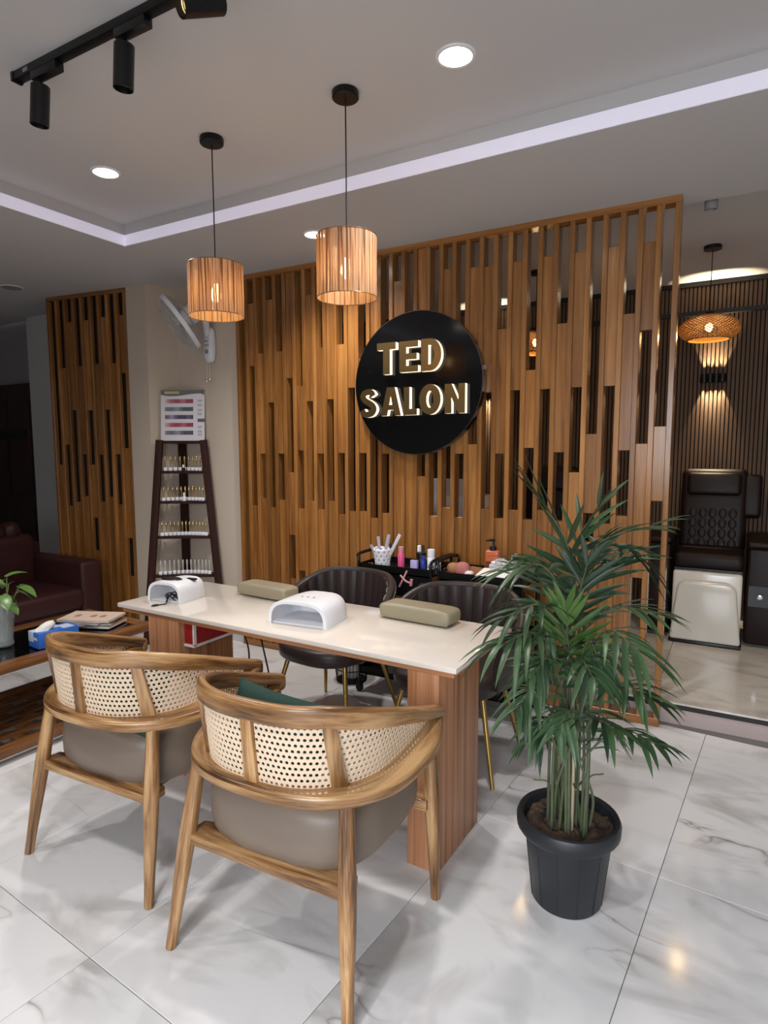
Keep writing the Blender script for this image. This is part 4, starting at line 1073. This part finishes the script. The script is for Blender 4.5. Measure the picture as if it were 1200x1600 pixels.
spot('black track spot pointing down second from the end cap of the track', -1.80, R(0), R(6), False)
spot('black track spot turned sideways with a glowing lens', -1.375, R(66), R(66), True)

# ================================================================== BACK ROOM
# woven pendants
M['rattan'] = mat('rattan', C(170, 118, 60), .6, emit=None)
def rattan(label, x, y, zc, rx=.19, rz=.095):
    root = thing('rattan_pendant', label, 'pendant lamp', (x, y, ZB), 0, 'rattan pendants in the back room')
    MB().lathe([(0, 0), (.055, 0), (.055, -.025), (0, -.028)], 28).build('ceiling_rose', M['black_metal'], root)
    MB().tube([(0, 0, -.02), (0, 0, zc-ZB+rz)], .003, 6).build('cord', M['cord'], root)
    MB().lathe([(0, .03), (.03, .025), (.035, 0), (0, 0)], 16, M=T(0, 0, zc-ZB+rz-.01)).build('collar', M['black_metal'], root)
    m = MB(); n = 40
    for sgn in (1, -1):
        for k in range(n):
            P = []
            for i in range(15):
                t = i/14; ph = -R(48)+t*R(128); q = 2*math.pi*k/n + sgn*t*2.0
                P.append((rx*math.cos(ph)*math.cos(q), rx*math.cos(ph)*math.sin(q), zc-ZB+rz*math.sin(ph)))
            m.tube(P, .0032, 4, caps=False)
    q0 = R(-48)
    m.tube([(rx*math.cos(q0)*math.cos(q), rx*math.cos(q0)*math.sin(q), zc-ZB+rz*math.sin(q0)) for q in [2*math.pi*k/40 for k in range(41)]], .005, 6, caps=False)
    m.build('woven_shade', M['rattan'], root)
    MB().superell((0, 0, zc-ZB+.01), (.024, .024, .03), 1, 1, 16, 10).build('bulb', mat('soft_bulb', (1, .8, .5, 1), .2, emit=(1, .66, .28, 1), es=8), root)
    lamp('rattan_light', 'POINT', (0, 0, zc-ZB-.03), 4.0, (1, .64, .28), size=.03, parent=root)
rattan('woven rattan pendant lamp hanging in front of the slatted wall sconce beside the screen edge', -.212, 4.85, 2.355)
rattan('woven rattan pendant lamp glimpsed through the slat screen', -1.405, 4.85, 2.355)
cl = thing('ceiling_cylinder', 'small surface mounted cylinder light on the back room ceiling', 'spot light', (-.187, 3.86, ZB))
MB().lathe([(0, 0), (.032, 0), (.032, -.085), (.028, -.088), (.024, -.075), (0, -.07)], 24).build('barrel', M['walldark'], cl)
MB().lathe([(0, -.072), (.022, -.074)], 16).build('lens', M['chrome'], cl)
lamp('cylinder_beam', 'SPOT', (0, 0, -.10), 38, (1, .86, .68), rot=(R(24), 0, 0), size=.02, angle=R(80), blend=.7, parent=cl)
def sconce(label, x):
    root = thing('wall_sconce', label, 'wall sconce', (x, YB-.016, 2.115), 0, 'sconces on the slatted wall')
    m = MB()
    for k in range(4): m.lathe([(.0, -.034), (.029, -.034), (.029, .034), (0, .034)], 18, M=T(-.066+.044*k, -.045+(.008 if k % 2 else 0), 0))
    m.box(-.08, .08, -.04, .001, -.022, .022)
    m.build('body', M['black_metal'], root)
    for k in range(4):
        for s in (1, -1):
            lamp('sconce_beam', 'SPOT', (-.066+.044*k, -.027, .04*s), 24, (1, .80, .52), rot=(R(180) if s > 0 else 0, 0, 0), size=.008, angle=R(46), blend=.35, parent=root)
sconce('black wavy up-and-down wall sconce on the slatted wall behind the rattan pendant', -.203)
sconce('black wavy up-and-down wall sconce on the slatted wall mostly hidden by the screen', -2.106)
# pedicure chairs
def pedicure():
    root = thing('pedicure_chair', 'x', 'pedicure chair')      # local: faces -y, basin front at y=0, z=0 on the raised floor
    bs = MB(); n = 10
    prof = [(-.225, .53), (.225, .53), (.225, .50), (.215, .3), (.228, .02), (-.228, .02), (-.215, .3), (-.225, .50)]
    bs.prism([(-.225, 0.03), (.225, 0.03), (.225, .52), (-.225, .52)], .03, .53)
    bs.build('basin', M['ceramic'], root, bevel=.02, seg=3)
    # raised front apron with rounded shoulders
    ap = []
    for k in range(9): a = R(180-90*k/8); ap.append((-.11+.085*math.cos(a), .385+.085*math.sin(a)))
    for k in range(9): a = R(90-90*k/8); ap.append((.11+.085*math.cos(a), .385+.085*math.sin(a)))
    ap += [(.232, .02), (-.232, .02)]
    XZm = Matrix(((1, 0, 0, 0), (0, 0, 1, 0), (0, 1, 0, 0), (0, 0, 0, 1)))
    MB().prism(ap, -.015, .06, M=XZm).build('apron', M['ceramic'], root, bevel=.022, seg=3)
    MB().box(-.235, .235, -.02, .52, 0, .022).build('plinth', M['black_plastic'], root, bevel=.004)
    MB().box(-.225, .23, .05, .60, .545, .665).build('seat', M['pedleather'], root, bevel=.04, seg=4)
    MB().box(-.22, .22, .06, .58, .525, .55).build('seat_base', M['black_plastic'], root)
    TB = Matrix.Translation((0, .52, .62)) @ Matrix.Rotation(R(-10), 4, 'X')
    bk = MB().box(-.235, .235, 0, .13, 0, .66, M=TB).build('backrest', M['pedleather'], root, bevel=.05, seg=4)
    MB().box(-.19, .19, -.045, .03, .44, .62, M=TB).build('head_pillow', M['pedleather'], bk, bevel=.03, seg=3)
    for i in range(5):
        for j in range(4): MB().superell((0, 0, 0), (.030, .006, .040), 1, 1, 10, 8, M=TB @ T(-.14+.07*i, 0, .06+.08*j)).build('tuft', M['pedleather'], bk)
    MB().box(.19, .33, .02, .15, .28, .62, M=TB).build('side_wing', M['pedleather'], root, bevel=.03, seg=3)
    for s in (1, -1):
        x0, x1 = (.25, .50) if s > 0 else (-.44, -.25)
        cn = MB().box(x0, x1, .10, .75, .02, .72).build('console', M['pedleather'], root, bevel=.02, seg=3)
        MB().box(x0-.005, x1+.005, .07, .76, .72, .765).build('arm_pad', M['pedleather'], root, bevel=.018, seg=3)
        if s > 0:
            MB().box(x0+.015, x1-.01, .093, .105, .30, .45).build('control_panel', M['black_plastic'], cn)
            MB().lathe([(0, 0), (.02, 0), (.017, .02), (0, .022)], 18, M=T(x0+.085, .094, .375, rx=R(90))).build('knob', M['chrome'], cn)
    return root
pcA = pedicure(); pcA.location = (-.15, 4.965, .12); tag(pcA, 'dark leather pedicure chair with cream basin beyond the step', 'pedicure chair', 'pedicure chairs'); pcB = copy_tree(pcA)
pcB.location = (-1.45, 4.965, .12); tag(pcB, 'dark leather pedicure chair standing behind the slat screen', 'pedicure chair', 'pedicure chairs')
wc = thing('white_cabinet', 'white cabinet with upright back board glimpsed through the slat screen', 'cabinet', (-1.985, 4.72, .12))
MB().box(-.245, .245, -.18, .18, 0, 1.05).build('body', M['white_plastic'], wc, bevel=.005)
MB().box(-.18, .085, -.16, -.08, 1.05, 1.185).build('back_board', M['wallwhite'], wc)

# ================================================================== POTTED PALM
pc = Vector((-.445, 2.055, 0))
pm = thing('potted_palm', 'tall green parlour palm in a black nursery pot at the end of the table', 'plant', pc)
po = MB().lathe([(0, .004), (.112, 0), (.118, .008), (.144, .245), (.164, .250), (.172, .262), (.173, .290), (.167, .303), (.158, .306), (.149, .298), (.146, .26), (.0, .25)], 40).build('pot', M['pot'], pm)
m = MB()
for k in range(12):
    q = 2*math.pi*k/12; m.tube([(.1175*math.cos(q), .1175*math.sin(q), .01), (.1435*math.cos(q), .1435*math.sin(q), .25)], .0025, 6)
m.build('ribs', M['pot'], po)
so = MB(); vs = []; fs = []; nr_, na = 10, 36
for i in range(nr_+1):
    for k in range(na):
        r = .146*i/nr_; a = 2*math.pi*k/na; vs.append((r*math.cos(a), r*math.sin(a), .262+.012*math.sin(r*90+a*3)+rng.uniform(-.006, .008)))
for i in range(nr_):
    for k in range(na): fs.append((i*na+k, i*na+(k+1) % na, (i+1)*na+(k+1) % na, (i+1)*na+k))
so.add(vs, fs).build('soil', M['soil'], pm, smooth=0)
def leafm(name, c0, c1, rough=.38):
    m, nt, b = newmat(name); N, Lk = nt.nodes, nt.links
    oi = N.new('ShaderNodeObjectInfo'); r = ramp(nt, [(0, c0), (1, c1)]); Lk.new(oi.outputs['Random'], r.inputs[0]); Lk.new(r.outputs[0], b.inputs['Base Color'])
    b.inputs['Roughness'].default_value = rough
    tr = N.new('ShaderNodeBsdfTranslucent'); Lk.new(r.outputs[0], tr.inputs[0]); ms = N.new('ShaderNodeMixShader'); ms.inputs[0].default_value = .15
    Lk.new(b.outputs[0], ms.inputs[1]); Lk.new(tr.outputs[0], ms.inputs[2]); Lk.new(ms.outputs[0], nt.nodes['Material Output'].inputs[0]); return m
M['leaf'] = leafm('palm_leaf', C(32, 52, 34), C(70, 98, 62)); M['leaf_new'] = leafm('palm_leaf_new', C(54, 82, 36), C(76, 106, 46)); M['stemm'] = mat('palm_stem', C(84, 92, 66), .55, var=.35, vscale=30); M['cane_stem'] = mat('dry_stem', C(164, 148, 124), .6)
FR = [((905,960,2.06),(886,850,2.03),(836,768,1.98),.20,0,-.1), ((905,930,2.08),(935,850,2.10),(1020,822,2.12),.20,0,.35), ((890,950,2.0),(850,885,1.93),(790,893,1.85),.17,0,.5),
 ((885,990,1.98),(845,945,1.88),(785,965,1.8),.17,0,.6), ((890,1050,1.98),(840,990,1.85),(785,1005,1.74),.19,0,.85), ((905,990,2.05),(960,950,2.02),(1025,958,1.98),.16,0,.45),
 ((905,1040,2.0),(950,985,1.92),(1000,1020,1.85),.19,0,.8), ((905,1120,2.0),(965,1070,1.9),(1012,1090,1.82),.16,0,.6), ((905,1190,2.0),(965,1140,1.9),(1028,1165,1.84),.13,0,.6),
 ((870,1130,2.0),(838,1075,1.9),(810,1105,1.8),.14,0,.7), ((895,1050,1.96),(888,1005,1.9),(884,950,1.86),.15,1,.0), ((885,1100,1.96),(860,1030,1.84),(832,1055,1.76),.14,0,.8),
 ((895,1090,1.95),(905,1030,1.86),(928,1060,1.78),.14,0,.8), ((900,1000,2.1),(930,900,2.2),(985,865,2.3),.2,0,.4), ((885,1000,2.12),(858,925,2.25),(822,880,2.36),.2,0,.4),
 ((900,1180,1.98),(925,1125,1.87),(962,1140,1.8),.14,0,.7), ((875,1180,2.0),(850,1130,1.92),(832,1150,1.87),.12,0,.7), ((895,960,2.1),(902,850,2.14),(938,790,2.18),.2,0,.2)]
def leaflet_mesh(p0, dirv, side_n, L, W, droop):
    vs = []; fs = []; n = 6; d = dirv.normalized(); sd = d.cross(side_n).normalized()
    for i in range(n+1):
        t = i/n; c = p0 + d*(L*t*(1-.12*droop*t)) + Vector((0, 0, -1))*(droop*L*.55*t*t)
        wd = W*(math.sin(math.pi*(t**.75*.94+.06))**.8 if t < 1 else 0)
        vs += [c - sd*wd + side_n*wd*.35, c, c + sd*wd + side_n*wd*.35]
    for i in range(n):
        for k in range(2): fs.append((i*3+k, i*3+k+1, (i+1)*3+k+1, (i+1)*3+k))
    return vs, fs
FR2 = [((900,1090,2.08),(940,1020,2.18),(985,1040,2.25),.16,0,.6), ((880,1090,2.1),(845,1030,2.2),(812,1060,2.25),.16,0,.6), ((895,1000,2.0),(905,930,1.98),(918,880,1.97),.16,0,.3), ((890,1160,2.08),(920,1110,2.18),(955,1140,2.24),.15,0,.7),
 ((885,1170,2.08),(858,1120,2.18),(835,1150,2.22),.15,0,.7), ((890,1020,2.0),(868,965,1.95),(846,1000,1.9),.15,0,.7), ((900,1060,1.98),(922,1005,1.92),(940,1050,1.86),.15,0,.8), ((895,1160,1.96),(890,1110,1.87),(872,1140,1.8),.12,0,.8), ((905,900,2.1),(960,850,2.2),(1010,880,2.25),.17,0,.6), ((885,930,2.05),(838,870,2.0),(800,905,1.97),.16,0,.6)]
for fi, (b0, m0, t0, Lf, new, dr) in enumerate(FR+FR2):
    B, Mi, Tp = [aty(*q) - pc for q in (b0, m0, t0)]
    q = 2*math.pi*fi*.381966; s0 = Vector((.07*math.cos(q)*(.35+.65*(fi % 3)/2), .06*math.sin(q)*(.35+.65*(fi % 3)/2), .255))
    if B.z < s0.z+.08: B.z = s0.z+.08
    sp = spline([s0, s0.lerp(B, .5)+Vector((s0.x*.4, s0.y*.4, 0)), B], 6)
    st = MB().tube(sp, [.0056-.0018*i/(len(sp)-1) for i in range(len(sp))], 8).build('stem', M['cane_stem'] if fi in (3, 10, 14, 21) else M['stemm'], pm)
    rc = spline([B, Mi, Tp], 12)
    fr = MB().tube(rc, [.0042-.0028*i/(len(rc)-1) for i in range(len(rc))], 6).build('frond', M['stemm'], pm)
    NP = 8; joined = MB() if fi >= len(FR) else None
    for k in range(NP):
        t = .20+.78*k/(NP-1); i = min(int(t*(len(rc)-1)), len(rc)-2); P = rc[i]; tg = (rc[i+1]-rc[i]).normalized()
        lat = tg.cross(Vector((0, 0, 1)))
        if lat.length < .25: lat = lat + RT*.6
        # fronds face the daylight: tilt the blade plane towards the shopfront
        lat.normalize(); lat = (lat + RT*.35*(1 if lat.dot(RT) > 0 else -1)).normalized(); nn = lat.cross(tg).normalized()
        if nn.z < 0: nn = -nn
        th = R(62-38*k/(NP-1)+rng.uniform(-6, 6)); Lk_ = Lf*(.62+.5*math.sin(math.pi*(.15+.75*k/(NP-1))))*rng.uniform(.88, 1.1)
        for s in (-1, 1):
            d = tg*math.cos(th) + lat*(s*math.sin(th)) + nn*rng.uniform(-.1, .2)
            vs, fs = leaflet_mesh(P, d, nn, Lk_, .0085*(1+Lf), max(0, dr*rng.uniform(.7, 1.3)))
            if joined is not None: joined.add(vs, fs)
            else: MB().add(vs, fs).build('leaflet', M['leaf_new'] if new else M['leaf'], fr, smooth=60)
    if joined is not None: joined.build('leaflets', M['leaf'], fr, smooth=60, kind='stuff')
for k, (q, L) in enumerate(((.6, .2), (2.2, .16), (3.6, .18), (5.1, .22), (1.4, .12))):
    MB().tube(spline([(.05*math.cos(q), .05*math.sin(q), .26), (.065*math.cos(q), .065*math.sin(q), .26+L*.8), (.12*math.cos(q), .12*math.sin(q), .26+L*.9)], 5), .003, 6).build('stem', M['stemm'], pm)
